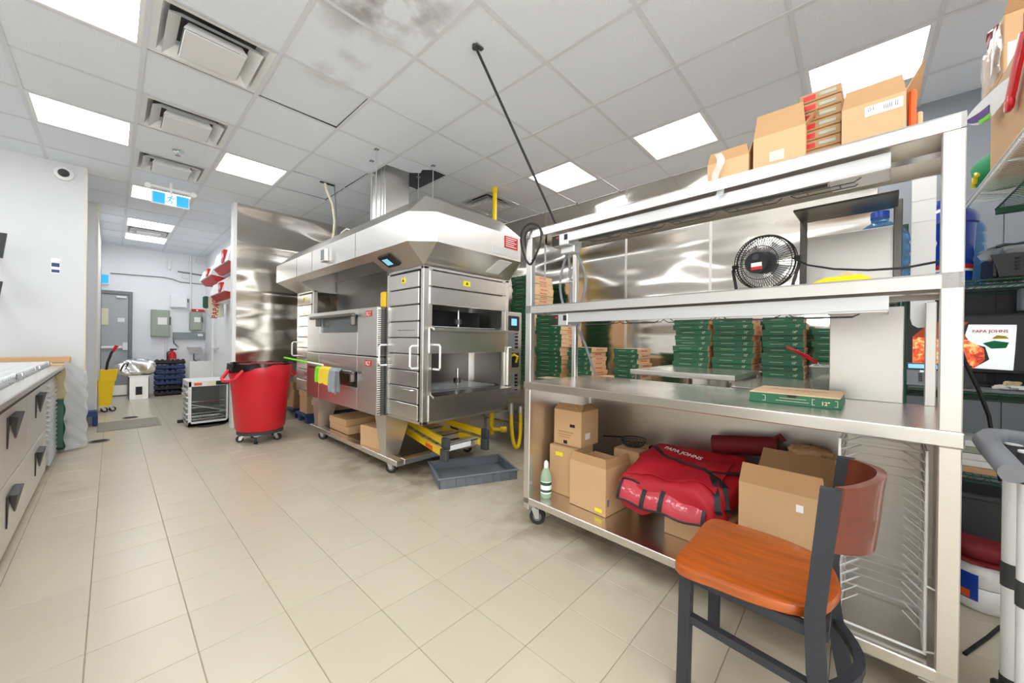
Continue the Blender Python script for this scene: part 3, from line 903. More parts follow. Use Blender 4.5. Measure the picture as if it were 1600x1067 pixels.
MB().box(2.02, 2.26, 2.595, 2.599, .25, .295).build('safety_label', 'label_white', ld)
MB().hull([(1.925, 2.72, .25), (1.955, 2.87, .252), (1.925, 2.72, .285), (1.955, 2.87, .287), (1.923, 2.72, .25), (1.953, 2.87, .252), (1.923, 2.72, .285), (1.953, 2.87, .287)]).build('safety_label', 'orange', ld)
# grey tray on the floor
tr = thing('dough_tray', 'shallow grey plastic dough tray lying on the floor in front of the oven', 'tray', (2.24, 2.56, 0), R(-28.5))
F = Matrix.Translation((2.235, 2.545, 0)) @ Matrix.Rotation(R(-25), 4, 'Z')
W[tr.name] = Matrix.Translation((2.24, 2.56, 0)) @ Matrix.Rotation(R(-28.5), 4, 'Z')
a, b, h = .345, .235, .085
m = MB(F)
m.rbox(-a, a, -b, b, 0, .008, .003)
for q in ((-a, a, -b, -b + .012), (-a, a, b - .012, b), (-a, -a + .012, -b, b), (a - .012, a, -b, b)):
    m.box(*q, 0, h)
m.build('tray_body', 'tray_grey', tr)
m = MB(F)
for q in ((-a - .012, a + .012, -b - .012, -b + .012), (-a - .012, a + .012, b - .012, b + .012), (-a - .012, -a + .012, -b, b), (a - .012, a + .012, -b, b)):
    m.rbox(*q, h - .012, h + .004, .004)
m.build('rim', 'tray_grey', tr)
for k in range(8):
    MB(F).box(-a + .06 + k * .08, -a + .066 + k * .08, -b - .01, -b, .0, h - .012).build('rib', 'tray_grey', tr)

# ------------------------------------------------------------------ red bin
bx, by = 1.22, 5.22
bn = thing('waste_bin', 'large round red plastic waste bin with black liner on a wheeled dolly', 'bin', (bx, by, 0))
MB().lathe([(.22, .15), (.235, .14), (.252, .17), (.285, .6), (.292, .62), (.300, .75), (.312, .78), (.318, .9), (.312, .915), (.295, .905), (.29, .78), (.24, .2), (.0, .18)], (bx, by, 0), 40).build('bin_body', 'red_plastic', bn)
for a in (R(205), R(25)):
    ca, sa = math.cos(a), math.sin(a)
    c = Vector((bx + ca * .32, by + sa * .32, .74))
    tn = Vector((-sa, ca, 0)); ou = Vector((ca, sa, 0)); zz = Vector((0, 0, 1))
    MB().tube([c - tn * .11 - ou * .02 + zz * .11, c - tn * .1 + ou * .06 + zz * .02, c - tn * .06 + ou * .075, c + tn * .06 + ou * .075, c + tn * .1 + ou * .06 + zz * .02, c + tn * .11 - ou * .02 + zz * .11], .018, 8).build('grip', 'red_plastic', bn)
L = MB()
L.grid(lambda u, v: Vector((bx, by, 0)) + Vector((math.cos(2 * math.pi * u), math.sin(2 * math.pi * u), 0)) * ((.325 if v > .3 else .25 + .25 * v) + .008 * math.sin(u * 80) * v) + Vector((0, 0, .925 - (max(0, v - .3) * (.02 + .13 * max(0, math.cos(2 * math.pi * u - 3.5)) ** 2) + .006 * math.sin(u * 60 + 1)) if v > .2 else .925 - (0.2 - v) * 2.2)), 72, 10)
L.build('bin_liner', 'black_gloss', bn)
MB().lathe([(.2, .095), (.235, .1), (.235, .135), (.2, .14)], (bx, by, 0), 32).build('dolly', 'dark_grey', bn)
for k in range(5):
    a = 2 * math.pi * k / 5 + .5
    caster(bn, bx + .18 * math.cos(a), by + .18 * math.sin(a), 0, .038, h=.1, ang=a)
# boxes on a blue pallet behind the oven
t = thing('pallet', 'blue plastic pallet on the floor behind the left end of the oven', 'pallet', (2.3, 5.85, 0))
MB().rbox(1.87, 2.75, 5.7, 6.12, .1, .14, .005).build('deck', 'crate_blue', t)
for x in (1.9, 2.27, 2.62):
    for y in (5.72, 6.02):
        MB().rbox(x, x + .1, y, y + .09, 0, .1, .006).build('foot', 'crate_blue', t)
carton('carton', 'brown carton on the blue pallet, lower of the two', (2.02, 5.88, .141), 0, .24, .3, .24, sticker=[('label_white', -.06, .02, .12, .2, 'f')])
carton('carton', 'brown carton on the blue pallet, upper of the two', (2.0, 5.88, .382), .05, .22, .28, .18, sticker=[('label_white', -.06, .02, .06, .13, 'f')])
carton('carton', 'wide brown carton on the blue pallet behind the oven leg', (2.45, 5.9, .141), 0, .5, .36, .2)

# ------------------------------------------------------------------ steel prep counter (left)
pc = thing('prep_counter', 'stainless refrigerated prep counter with drawers and covered ingredient pans on top', 'counter', (-.8, 3.9, 0))
XF = -.385
MB().box(-1.25, XF - .03, 1.3, 6.0, .03, .84).build('cabinet_body', 'steel', pc)
MB().rbox(-1.28, XF + .055, 1.28, 6.05, .875, .915, .006).build('worktop_edge', 'steel_h', pc)
MB().box(-1.25, XF + .03, 1.3, 6.03, .84, .875).build('gasket_strip', 'black', pc)
dw = 1.12
for k in range(4):
    y1 = 5.2 - k * dw
    y0 = y1 - dw + .012
    for (z0, z1) in ((.04, .4), (.41, .835)):
        dr = MB().rbox(XF - .03, XF, y0, y1, z0, z1, .004).build('drawer', 'steel_pale', pc)
        yc = (y0 + y1) / 2
        zt = z1 - .07
        # recessed triangular black pull
        MB().prism([(yc - .14, zt), (yc + .14, zt), (yc + .14, zt - .03), (yc - .09, zt - .05), (yc - .14, zt - .17)], 'x', XF - .001, XF + .006).build('drawer_pull', 'black', dr)
        MB().hull([(XF + .001, yc - .1, zt), (XF + .001, yc + .14, zt), (XF + .035, yc - .1, zt - .004), (XF + .035, yc + .14, zt - .004), (XF + .001, yc + .12, zt - .16), (XF + .004, yc + .14, zt - .16)]).build('pull_lip', 'dark_grey', dr)
# louvred compressor panel
cpn = MB().box(XF - .03, XF - .008, 5.21, 6.0, .04, .835).build('louvre_frame', 'alu', pc)
for k in range(17):
    z = .07 + k * .044
    MB().hull([(XF - .01, 5.26, z), (XF - .01, 5.95, z), (XF + .018, 5.26, z - .016), (XF + .018, 5.95, z - .016), (XF - .01, 5.26, z + .008), (XF - .01, 5.95, z + .008)]).build('louvre', 'alu', cpn)
# pans with grid lids
for k in range(14):
    for j in range(2):
        y0 = 1.5 + k * .32
        x0 = -1.2 + j * .4
        pn = MB().rbox(x0, x0 + .385, y0, y0 + .305, .915, .93, .004).build('pan', 'pan_steel', pc)
        g = MB()
        for q in range(6):
            g.box(x0 + .03 + q * .062, x0 + .04 + q * .062, y0 + .015, y0 + .29, .93, .95)
        for q in range(4):
            g.box(x0 + .02, x0 + .365, y0 + .03 + q * .075, y0 + .045 + q * .075, .935, .955)
        g.build('grid_lid', 'alu', pn)
for k in range(5):
    y = 2.2 + k * .9
    MB().tube([(-.42, y, .915), (-.42, y, .96), (-.42, y + .26, .96), (-.42, y + .26, .915)], .005, 6).build('wire_handle', 'chrome', pc)
MB().rbox(-1.3, -.29, 6.055, 6.11, .93, 1.0, .01).build('cardboard_edge', 'kraft', pc)
MB().rbox(XF - .2, XF + .09, 6.04, 6.1, .55, .93, .02).build('end_wrap_brown', 'tan', pc)
MB().rbox(XF - .25, XF + .08, 6.02, 6.1, .03, .55, .03).build('end_wrap_green', 'green_wire', pc)
wm = MB()
random.seed(5)
wm.grid(lambda u, v: Vector((XF + .06 + .15 * u + .007 * math.sin(v * 31 + u * 6), 6.01 + .13 * u + .009 * math.sin(v * 43 + u * 9), .02 + .93 * v * (1 - .12 * u))), 12, 44, thick=(.0, .012, 0))
wm.build('bubble_wrap', 'wrap', pc)
# wall fittings on the left wall
t = thing('dome_camera', 'white dome security camera high on the white wall', 'camera', (-.356, YP, 2.93))
MB().lathe([(.07, -.001), (.07, -.03), (.05, -.045)], (-.356, YP, 2.93), 24, axis='y').build('base', 'white_plastic', t)
MB().lathe([(.042, -.045), (.036, -.07), (.02, -.085), (.004, -.09)], (-.356, YP, 2.93), 20, axis='y').build('dome', 'dark_grey', t)
t = thing('notice_sticker', 'small blue and white notice stuck on the white wall', 'notice', (-.4, YP, 1.95))
MB().box(-.437, -.375, YP - .002, YP, 1.87, 2.03).build('sheet', 'paper', t)
MB().box(-.433, -.379, YP - .003, YP - .002, 1.94, 1.98).build('blue_band', 'blue_dark', t)
MB().box(-.433, -.379, YP - .003, YP - .002, 1.88, 1.91).build('blue_band', 'blue_dark', t)
for (z0, z1, lb, dx) in ((1.88, 2.1, 'black screen arm at the left edge above the prep counter, upper one', .0), (1.5, 1.68, 'black screen at the left edge above the prep counter, lower one', -.02)):
    t = thing('order_screen', lb, 'screen', (-.78, 5.6, z0))
    MB().hull([(-.85, 5.38, z0), (-.645 + dx, 5.4, z0), (-.625 + dx, 5.42, z1), (-.85, 5.4, z1), (-.85, 5.41, z0), (-.645 + dx, 5.43, z0), (-.625 + dx, 5.45, z1), (-.85, 5.43, z1)]).build('screen_housing', 'black', t)
    MB().box(-.8, -.76, 5.41, YP, z0 + .08, z0 + .12).build('wall_arm', 'dark_grey', t)
# ------------------------------------------------------------------ corridor
# back door
dr = thing('door_1', 'grey metal back door with push bar at the end of the corridor', 'door', (-.05, YB, 0))
dr['kind'] = 'structure'
MB().rbox(-.142, .23, YB - .05, YB - .005, .01, 2.06, .004).build('leaf', 'door_grey', dr)
MB().box(.235, .29, YB - .08, YB - .001, 0, 2.13).box(-.142, .235, YB - .08, YB - .001, 2.065, 2.13).build('frame', 'mid_grey', dr)
MB().rbox(-.142, -.045, YB - .056, YB - .05, 1.44, 1.77, .01).build('window_pane', 'cream', dr)
MB().box(.08, .18, YB - .053, YB - .05, 1.51, 1.59).build('door_sign', 'paper', dr)
MB().rbox(-.142, .17, YB - .1, YB - .07, .97, 1.02, .008).rbox(.15, .225, YB - .11, YB - .05, .93, 1.09, .01).build('push_bar', 'white_plastic', dr)
MB().rbox(.06, .2, YB - .09, YB - .05, 1.99, 2.03, .005).build('door_closer', 'white_plastic', dr)
MB().box(-.142, .225, YB - .054, YB - .05, .02, .22).build('kick_plate', 'steel', dr)
t = thing('exit_sign', 'small blue lit exit sign above the back door', 'sign', (-.09, YB, 2.35))
MB().rbox(-.142, -.035, YB - .06, YB, 2.24, 2.46, .005).build('case', 'white_plastic', t)
MB().box(-.142, -.05, YB - .063, YB - .06, 2.265, 2.435).build('lit_face', 'exit_blue', t)
# electrical gear
def ebox(name, label, x0, x1, z0, z1, dep, mat, extra=None):
    t = thing(name, label, 'panel', ((x0 + x1) / 2, YB, z0))
    MB().rbox(x0, x1, YB - dep, YB - .001, z0, z1, .006).build('enclosure', mat, t)
    MB().rbox(x0 + .012, x1 - .012, YB - dep - .012, YB - dep, z0 + .012, z1 - .012, .004).build('cover', mat, t)
    MB().box(x0 + (x1 - x0) * .35, x0 + (x1 - x0) * .85, YB - dep - .014, YB - dep - .012, z0 + (z1 - z0) * .45, z0 + (z1 - z0) * .72).build('rating_label', 'label_white', t)
    MB().rbox(x1 - .005, x1 + .02, YB - dep * .7, YB - dep * .4, z0 + (z1 - z0) * .45, z0 + (z1 - z0) * .75, .004).build('switch_lever', 'dark_grey', t)
    return t
ebox('disconnect_panel', 'large pale green electrical disconnect box on the corridor back wall', .56, .85, 1.22, 1.79, .12, 'panel_green')
ebox('disconnect_panel', 'small pale green electrical disconnect box right of the larger one', 1.18, 1.39, 1.37, 1.78, .12, 'panel_green')
ebox('control_cabinet', 'light grey wall cabinet above and between the green electrical boxes', .86, 1.14, 1.86, 2.14, .1, 'grey_wall')
t = thing('wire_trough', 'horizontal grey metal wiring trough under the electrical boxes', 'trough', (1.18, YB, 1.17))
MB().rbox(.91, 1.455, YB - .1, YB - .001, 1.17, 1.32, .004).build('body', 'trough_grey', t)
MB().box(1.32, 1.41, YB - .102, YB - .1, 1.24, 1.29).build('label_plate', 'label_white', t)
t = thing('alarm_strip', 'red alarm strip mounted over the small green electrical box', 'alarm', (1.33, YB, 1.81))
MB().rbox(1.22, 1.44, YB - .05, YB - .001, 1.795, 1.85, .004).build('strip', 'red_print', t)
MB().box(1.3, 1.33, YB - .052, YB - .05, 1.805, 1.84).build('strip_mark', 'label_white', t)
t = thing('fire_extinguisher', 'red fire extinguisher hanging on the corridor back wall', 'extinguisher', (.9, YB, .5))
MB().lathe([(.0, .5), (.06, .5), (.068, .53), (.068, .82), (.05, .88), (.02, .9), (.02, .93)], (.9, YB - .09, 0), 20).build('cylinder', 'red_plastic', t)
MB().rbox(.86, .97, YB - .11, YB - .07, .93, .96, .005).build('valve_handle', 'black', t)
MB().tube([(.88, YB - .1, .92), (.82, YB - .12, .88), (.82, YB - .12, .6)], .012, 8).build('hose', 'black', t)
MB().box(.87, .94, YB - .162, YB - .158, .62, .74).build('instruction_label', 'label_white', t)
t = thing('hand_sink', 'small white wall-hung hand sink on the corridor back wall', 'sink', (1.27, YB, .9))
MB().hull([(1.14, YB - .3, 1.0), (1.37, YB - .3, 1.0), (1.14, YB, 1.0), (1.37, YB, 1.0), (1.19, YB - .2, .86), (1.33, YB - .2, .86), (1.19, YB, .86), (1.33, YB, .86)]).build('basin', 'white_plastic', t)
MB().tube([(1.26, YB - .1, .86), (1.26, YB - .1, .72), (1.3, YB - .08, .68), (1.36, YB - .02, .72)], .018, 8).build('drain_trap', 'chrome', t)
for (nm, lb, x0, x1, z0, z1, dp) in (('motion_sensor', 'white sensor box high on the back wall left of the conduit', .81, .87, 2.68, 2.91, .06), ('emergency_light', 'white box under the ceiling right of the vertical conduit', 1.29, 1.37, 2.9, 3.02, .06), ('junction_box', 'white junction box where the wall wires cross', 1.05, 1.17, 2.52, 2.61, .05), ('wall_outlet', 'white outlet plate beside the hand sink', 1.4, 1.45, .88, .98, .01)):
    t = thing(nm, lb, 'fixture', ((x0 + x1) / 2, YB, z0))
    MB().rbox(x0, x1, YB - dp, YB - .001, z0, z1, .006).build('case', 'white_plastic', t)
    MB().rbox(x0 + .012, x1 - .012, YB - dp - .004, YB - dp, z0 + .02, z1 - .02, .002).build('cover', 'vent_white', t)
for nm, lb, pts, r in (('conduit', 'white vertical conduit from the ceiling to the grey wall cabinet', [(1.2, YB - .02, CZ), (1.2, YB - .02, 1.8)], .016), ('conduit', 'thin grey conduit run from the door sign across the back wall', [(-.03, YB - .02, 2.48), (.75, YB - .02, 2.5), (.9, YB - .02, 2.48), (1.02, YB - .02, 2.43), (1.45, YB - .02, 2.43)], .009), ('conduit', 'short dark double conduit above the junction box', [(.98, YB - .02, 2.66), (1.45, YB - .02, 2.63)], .014), ('conduit', 'white conduit below the large green electrical box', [(.8, YB - .02, 1.22), (.8, YB - .02, .5)], .02), ('conduit', 'curved conduit from the trough to the wall below it', [(.92, YB - .04, 1.2), (.93, YB - .03, 1.08), (1.0, YB - .02, 1.0)], .012), ('water_pipe', 'white vertical pipe on the corridor right wall behind the warmer', [(1.40, 9.6, 1.8), (1.40, 9.6, .05)], .022), ('water_pipe', 'thin white pipe running level beside the hand sink', [(1.42, 10.2, 1.0), (1.42, 9.2, 1.0)], .012)):
    t = thing(nm, lb, 'pipe', pts[0])
    MB().tube(pts, r, 8).build('run', 'white_plastic' if 'white' in lb else 'mid_grey', t)
    MB().cyl(Vector(pts[-1]) - Vector((0, 0, .02)), Vector(pts[-1]) + Vector((0, 0, .02)), r * 1.5, n=8).build('clip', 'alu', t)
# crate stack
for k in range(7):
    col = 'crate_blue' if 1 < k < 6 else 'black'
    y0, z0 = 10.45, k * .108
    t = thing('bread_crate', '%s plastic crate, %s from the floor in the crate stack' % ('blue' if 1 < k < 6 else 'black', ORD[k + 1]), 'crate', (.84, 10.6, z0), group='stacked crates by the back wall')
    m = MB().box(.61, 1.07, y0, y0 + .4, z0 + .002, z0 + .02)
    for q in ((.61, 1.07, y0, y0 + .012), (.61, 1.07, y0 + .388, y0 + .4), (.61, .622, y0, y0 + .4), (1.058, 1.07, y0, y0 + .4)):
        m.box(*q, z0 + .002, z0 + .07)
    m.build('crate_body', col, t)
    for q in range(6):
        MB().box(.61 + q * .08, .655 + q * .08, y0 - .008, y0, z0 + .04, z0 + .105).build('lug', col, t)
# step stool with foil bundle
t = thing('step_stool', 'low stainless step stool with a dark cut-out by the back door', 'stool', (.36, 10.3, 0))
MB().rbox(.22, .52, 10.2, 10.5, .43, .46, .005).build('top', 'steel', t)
for q in ((.23, .32, 10.22, 10.235), (.42, .51, 10.22, 10.235), (.32, .42, 10.22, 10.235)):
    MB().box(*q, .24 if q[0] == .32 else 0, .43).build('front_panel', 'steel_pale', t)
MB().box(.23, .24, 10.22, 10.48, 0, .43).box(.5, .51, 10.22, 10.48, 0, .43).build('side_panel', 'steel', t)
MB().box(.325, .415, 10.236, 10.24, .08, .24).build('cut_out_shade', 'black', t)  # black sheet behind the opening, painting the shade under the stool
MB().box(.32, .42, 10.222, 10.235, .0, .08).build('front_panel', 'steel', t)
def lump(mb, c, sx, sy, sz, amp=.12, sd=0, nu=28, nv=14, p=.7):
    rnd = random.Random(sd)
    ph = [rnd.uniform(0, 6.28) for _ in range(8)]
    def f(u, v):
        a, b = 2 * math.pi * u, math.pi * (v - .5)
        sg = lambda x, e: math.copysign(abs(x) ** e, x)
        k = 1 + amp * (.5 * math.sin(3 * a + ph[0]) * math.cos(2 * b + ph[1]) + .35 * math.sin(7 * a + ph[2] + 3 * b) * math.cos(b) + .25 * math.sin(11 * a + 5 * b + ph[3]) * math.cos(b))
        return Vector(c) + Vector((sx * sg(math.cos(a), p) * sg(math.cos(b), p) * k, sy * sg(math.sin(a), p) * sg(math.cos(b), p) * k, sz * sg(math.sin(b), p) * k))
    return mb.grid(f, nu, nv)
t = thing('foil_bundle', 'crumpled silver foil bag resting on the step stool', 'bag', (.36, 10.3, .46))
lump(MB(), (.34, 10.33, .6), .26, .16, .15, .35, 3, 48, 24).build('bundle', 'foil', t)
MB().tube([(.12, 10.2, .56), (.16, 10.17, .68), (.22, 10.16, .72), (.2, 10.2, .6)], .012, 6).build('strap', 'black', t)
# mop bucket
t = thing('mop_bucket', 'yellow mop bucket with wringer and red-tipped black handle by the corridor wall', 'bucket', (-.06, 8.85, 0))
MB().hull([(-.13, 8.75, .1), (.0, 8.75, .1), (-.13, 9.05, .1), (.0, 9.05, .1), (-.14, 8.7, .5), (.04, 8.7, .5), (-.14, 9.1, .5), (.04, 9.1, .5)]).build('pail', 'yellow', t)
MB().hull([(-.13, 8.72, .5), (.05, 8.72, .5), (-.13, 8.9, .5), (.05, 8.9, .5), (-.12, 8.7, .68), (.08, 8.7, .68), (-.12, 8.88, .68), (.08, 8.88, .68)]).build('wringer', 'yellow', t)
hd = MB().tube([(-.06, 8.78, .62), (-.04, 8.76, .8), (.0, 8.74, .95), (.05, 8.72, 1.04)], .016, 8).build('lever', 'black', t)
MB().cyl((.02, 8.735, .98), (.06, 8.717, 1.07), .022, n=10).build('grip', 'red_plastic', hd)
caster(t, -.09, 8.78, 0, .04, h=.1); caster(t, .0, 8.8, 0, .04, h=.1)
t = thing('step_block', 'small dark blue plastic step block on the floor by the white wall edge', 'step', (-.21, 7.5, 0))
MB().hull([(-.28, 7.5, .2), (-.13, 7.5, .2), (-.28, 7.68, .2), (-.13, 7.68, .2), (-.29, 7.49, .13), (-.12, 7.49, .13), (-.29, 7.69, .13), (-.12, 7.69, .13)]).build('top', 'blue_dark', t)
for x in (-.29, -.165):
    for y in (7.49, 7.64):
        MB().rbox(x, x + .045, y, y + .05, 0, .135, .008).build('leg', 'blue_dark', t)
# food warmer cabinet
wc = thing('food_warmer', 'white framed food warmer cabinet with glass door beside the red bin', 'cabinet', (.94, 6.9, 0))
x0, x1, y0, y1, zt = .70, 1.14, 6.52, 7.1, .62
m = MB()
for (x, y) in ((x0, y0), (x1 - .03, y0), (x0, y1 - .03), (x1 - .03, y1 - .03)):
    m.rbox(x, x + .035, y, y + .035, .02, zt, .004)
m.box(x0, x1, y0, y0 + .03, .02, .075).box(x0, x1, y0, y1, zt - .07, zt).box(x0, x1, y0, y1, .02, .05).box(x1 - .01, x1, y0, y1, .05, zt)
m.build('frame', 'warmer_white', wc)
MB().box(x0 + .035, x1 - .03, y0 + .006, y0 + .012, .075, zt - .07).build('glass_door', 'glass', wc)
MB().box(x0 + .004, x0 + .01, y0 + .035, y1 - .03, .07, zt - .07).build('side_glass', 'dark_glass', wc)
for k in range(6):
    MB().box(x0 - .015, x0 + .004, y0 + .03, y1 - .02, .1 + k * .075, .12 + k * .075).build('side_fin', 'alu', wc)
MB().box(x0 + .02, x1 - .02, y1 - .04, y1 - .03, .07, zt - .07).build('back_panel', 'mid_grey', wc)
for k in range(4):
    s = MB()
    for q in range(14):
        s.tube([(x0 + .03 + q * .03, y0 + .04, .1 + k * .08), (x0 + .03 + q * .03, y1 - .04, .1 + k * .08)], .003, 4)
    s.box(x0 + .03, x1 - .03, y0 + .035, y0 + .042, .096 + k * .08, .106 + k * .08)
    s.build('wire_shelf', 'chrome', wc)
s = MB(); s.hull([(x0 + .04, y0 + .02, .3), (x1 - .03, y0 + .02, .18), (x0 + .04, y1 - .06, .32), (x1 - .03, y1 - .06, .2), (x0 + .04, y0 + .02, .31), (x1 - .03, y0 + .02, .19), (x0 + .04, y1 - .06, .33), (x1 - .03, y1 - .06, .21)])
s.build('tilted_shelf', 'alu', wc)
MB().box(x0 + .06, x0 + .14, y0 - .003, y0, zt - .055, zt - .02).build('orange_label', 'orange', wc)
MB().box(x0 + .2, x0 + .28, y0 - .003, y0, zt - .07, zt + .0).build('cream_label', 'cream', wc)
MB().rbox(x0 + .29, x1 - .01, y0 - .02, y0, zt - .06, zt - .005, .006).build('control_strip', 'black', wc)
MB().tube([(x0 + .1, y0 - .02, .012), (x0 + .2, y0 - .09, .012), (x0 + .35, y0 - .06, .012), (x0 + .4, y0 + .02, .012)], .008, 6).build('power_cord', 'black', wc)
for (x, y) in ((x0 - .06, y1 - .1), (x0, y0 + .1), (x1 - .1, y0 + .05)):
    MB().box(x, x + .08, y, y + .05, 0.0, .04).build('foot', 'black', wc)
t = thing('white_board', 'white plastic board leaning upright behind the food warmer', 'board', (1.27, 9.9, 0))
MB().rbox(1.08, 1.42, 9.9, 9.93, .0, .72, .008).build('panel', 'white_plastic', t)
MB().rbox(1.08, 1.42, 9.885, 9.9, .0, .03, .004).build('foot_rail', 'alu', t)
# wall-mounted stacked car-top signs
def topper(x, y0, y1, z0, z1, label, vert=False):
    t = thing('car_topper_sign', label, 'sign', ((x + 1.44) / 2, (y0 + y1) / 2, z0), group='delivery car signs on the wall')
    MB().hull([(x + .05, y0, z1), (x, y0, z0 + .1), (1.45, y0, z1), (1.45, y0, z0 + .06), (x + .05, y1, z1), (x, y1, z0 + .1), (1.45, y1, z1), (1.45, y1, z0 + .06)]).build('shell', 'white_plastic', t)
    b = MB().hull([(x + .02, y0 - .0, z0 + .09), (1.45, y0 - .0, z0 + .05), (x + .02, y1, z0 + .09), (1.45, y1, z0 + .05), (x + .08, y0 + .08, z0), (1.45, y0 + .08, z0), (x + .08, y1 - .08, z0), (1.45, y1 - .08, z0)]).build('base', 'red_print', t)
    MB().rbox(x - .012, x + .05, y0 + .25, y0 + .42, z0 + .1, z1 - .04, .01).build('logo_block', 'red_print', t)
    MB().text("PAPA", .1, (x - .013, y0 + .33, (z0 + z1) / 2 + .03), (0, -1, 0), (0, 0, 1)).build('logo_lettering', 'label_white', t)
    return t
topper(1.17, 8.3, 9.5, 2.22, 2.5, 'white delivery sign with red logo, upper far one on the corridor wall')
topper(1.17, 6.9, 8.1, 2.28, 2.62, 'white delivery sign with red logo, upper near one on the corridor wall')
topper(1.2, 7.3, 8.6, 1.86, 2.16, 'white delivery sign with red logo, lower one on the corridor wall')
t = thing('car_topper_sign', 'upright delivery sign with red letters and green crest on the corridor wall', 'sign', (1.3, 8.9, 1.55), group='delivery car signs on the wall')
yy = 8.6
MB().prism([(1.16, 1.95), (1.4, 1.93), (1.42, 1.6), (1.24, 1.56), (1.17, 1.68)], 'y', yy, yy + .1).build('shell', 'alu', t)
MB().prism([(1.175, 1.935), (1.36, 1.92), (1.375, 1.62), (1.25, 1.585), (1.19, 1.7)], 'y', yy - .008, yy).build('face', 'cream', t)
MB().text('PAPA', .115, (1.285, yy - .008, 1.70), (.1, 0, 1), (-1, 0, .1)).text('JO', .115, (1.275, yy - .008, 1.87), (.1, 0, 1), (-1, 0, .1)).build('lettering', 'red_print', t)
MB().rbox(1.11, 1.19, yy - .02, yy + .06, 1.74, 1.96, .02).build('crest', 'green_wire', t)
t = thing('sign_shelf', 'white wall bracket shelf carrying the delivery signs', 'shelf', (1.4, 8.3, 1.85))
for z in (1.835, 2.195, 2.26):
    MB().box(1.3, 1.458, 7.0 if z != 1.835 else 7.4, 8.05 if z == 2.26 else 8.5, z, z + .02).build('bracket', 'white_plastic', t)
# hanging exit sign and sprinkler
t = thing('exit_sign', 'hanging blue and white running-man exit sign in front of the corridor', 'sign', (.47, 6.0, 2.77))
MB().rbox(.30, .635, 5.98, 6.02, 2.77, 2.915, .005).build('case', 'white_plastic', t)
for q in ((.312, .415), (.515, .623)):
    MB().box(q[0], q[1], 5.976, 5.98, 2.782, 2.903).build('blue_panel', 'exit_blue', t)
MB().box(.415, .515, 5.976, 5.98, 2.782, 2.903).build('white_panel', 'exit_white', t)
rm = MB()
rm.lathe([(.009, -.001), (.009, 0)], (.474, 5.975, 2.888), 12, axis='y')
for a, b in (((.47, 2.876), (.455, 2.838)), ((.455, 2.838), (.478, 2.822)), ((.478, 2.822), (.472, 2.795)), ((.455, 2.838), (.442, 2.815)), ((.442, 2.815), (.424, 2.812)), ((.468, 2.87), (.488, 2.855)), ((.488, 2.855), (.5, 2.866)), ((.466, 2.872), (.444, 2.866)), ((.444, 2.866), (.434, 2.85))):
    rm.cyl((a[0], 5.975, a[1]), (b[0], 5.975, b[1]), .0055, n=6)
rm.build('running_figure', 'exit_blue', t)
MB().rbox(.28, .66, 5.99, 6.03, 2.955, 2.985, .005).build('mount_bar', 'white_plastic', t)
MB().cyl((.47, 6.0, 2.91), (.47, 6.0, 2.96), .01, n=8).cyl((.47, 6.0, 2.98), (.47, 6.0, CZ), .02, n=8).build('stem', 'white_plastic', t)
for x in (.27, .67):
    MB().lathe([(.01, .03), (.03, .02), (.034, -.02), (.028, -.035)], (x, 5.99, 2.955), 16, axis='y').build('lamp_head', 'white_plastic', t)
t = thing('sprinkler', 'small ceiling sprinkler head between the second and third air diffusers', 'sprinkler', (.43, 4.9, CZ))
MB().lathe([(.045, CZ), (.045, CZ - .008), (.02, CZ - .012)], (.43, 4.9, 0), 18).build('escutcheon', 'chrome', t)
MB().cyl((.43, 4.9, CZ - .05), (.43, 4.9, CZ - .01), .01, n=8).lathe([(.022, CZ - .052), (.022, CZ - .048)], (.43, 4.9, 0), 12).build('head', 'chrome', t)
# ------------------------------------------------------------------ steel make table with two overshelves
TR = math.atan2(-.9989, -.0478)
TF = Matrix.Translation((1.89, 1.63, 0)) @ Matrix.Rotation(TR, 4, 'Z')


def T(u, v, z=0):
    return TF @ Vector((u, v, z))


TL, TD = 1.88, .74
tb = thing('steel_table', 'long stainless steel work table with two overshelves and heat lamp strips on casters', 'table', (1.89, 1.63, 0), TR)
MB(TF).rbox(-.005, TL + .005, -.005, TD, .9, .95, .004).build('worktop', 'steel_h', tb)
MB(TF).rbox(.0, TL, .0, TD, .135, .18, .004).build('lower_shelf', 'steel_h', tb)
for z in (1.405, 1.905):
    s = MB(TF)
    s.box(0, TL, 0, .012, z, z + .05).box(0, TL, .43, .442, z, z + .05).box(0, .012, 0, .442, z, z + .05).box(TL - .012, TL, 0, .442, z, z + .05)
    s.box(0, TL, 0, .442, z + .044, z + .05)
    s.box(.02, TL - .02, .19, .25, z + .006, z + .044)
    s.build('overshelf', 'steel_h', tb)
for (u, v) in ((0, 0), (TL - .05, 0), (0, .52), (TL - .05, .70)):
    top = 1.905 if v < .6 else 1.42
    MB(TF).rbox(u, u + (.05 if v == 0 else .035), v, v + .04, .95, top, .003).build('upright', 'steel', tb)
for (u, v) in ((.0, .0), (TL - .05, .0), (0, TD - .04), (TL - .05, TD - .04)):
    MB(TF).rbox(u, u + .05, v, v + .04, .1 if v == 0 else .13, .9, .003).build('leg', 'steel', tb)
    caster(tb, u + .06 if u < 1 else u + .0, v + .05 if v < .1 else v, 0, .052, F=TF, h=.135, ang=.6)
MB(TF).box(.05, TL - .05, TD - .02, TD - .012, .18, .9).build('back_panel', 'steel', tb)
MB(TF).box(.012, .02, .04, TD - .04, .18, .9).build('end_panel', 'steel', tb)
MB(TF).box(TL - .02, TL - .012, .04, TD - .04, .18, .9).build('end_panel', 'steel', tb)
MB(TF).rbox(1.5, 1.765, .705, .715, .95, 1.405, .003).build('upright_panel', 'steel', tb)
MB(TF).rbox(1.385, 1.735, .70, .712, 1.455, 1.79, .003).build('upright_panel', 'steel', tb)
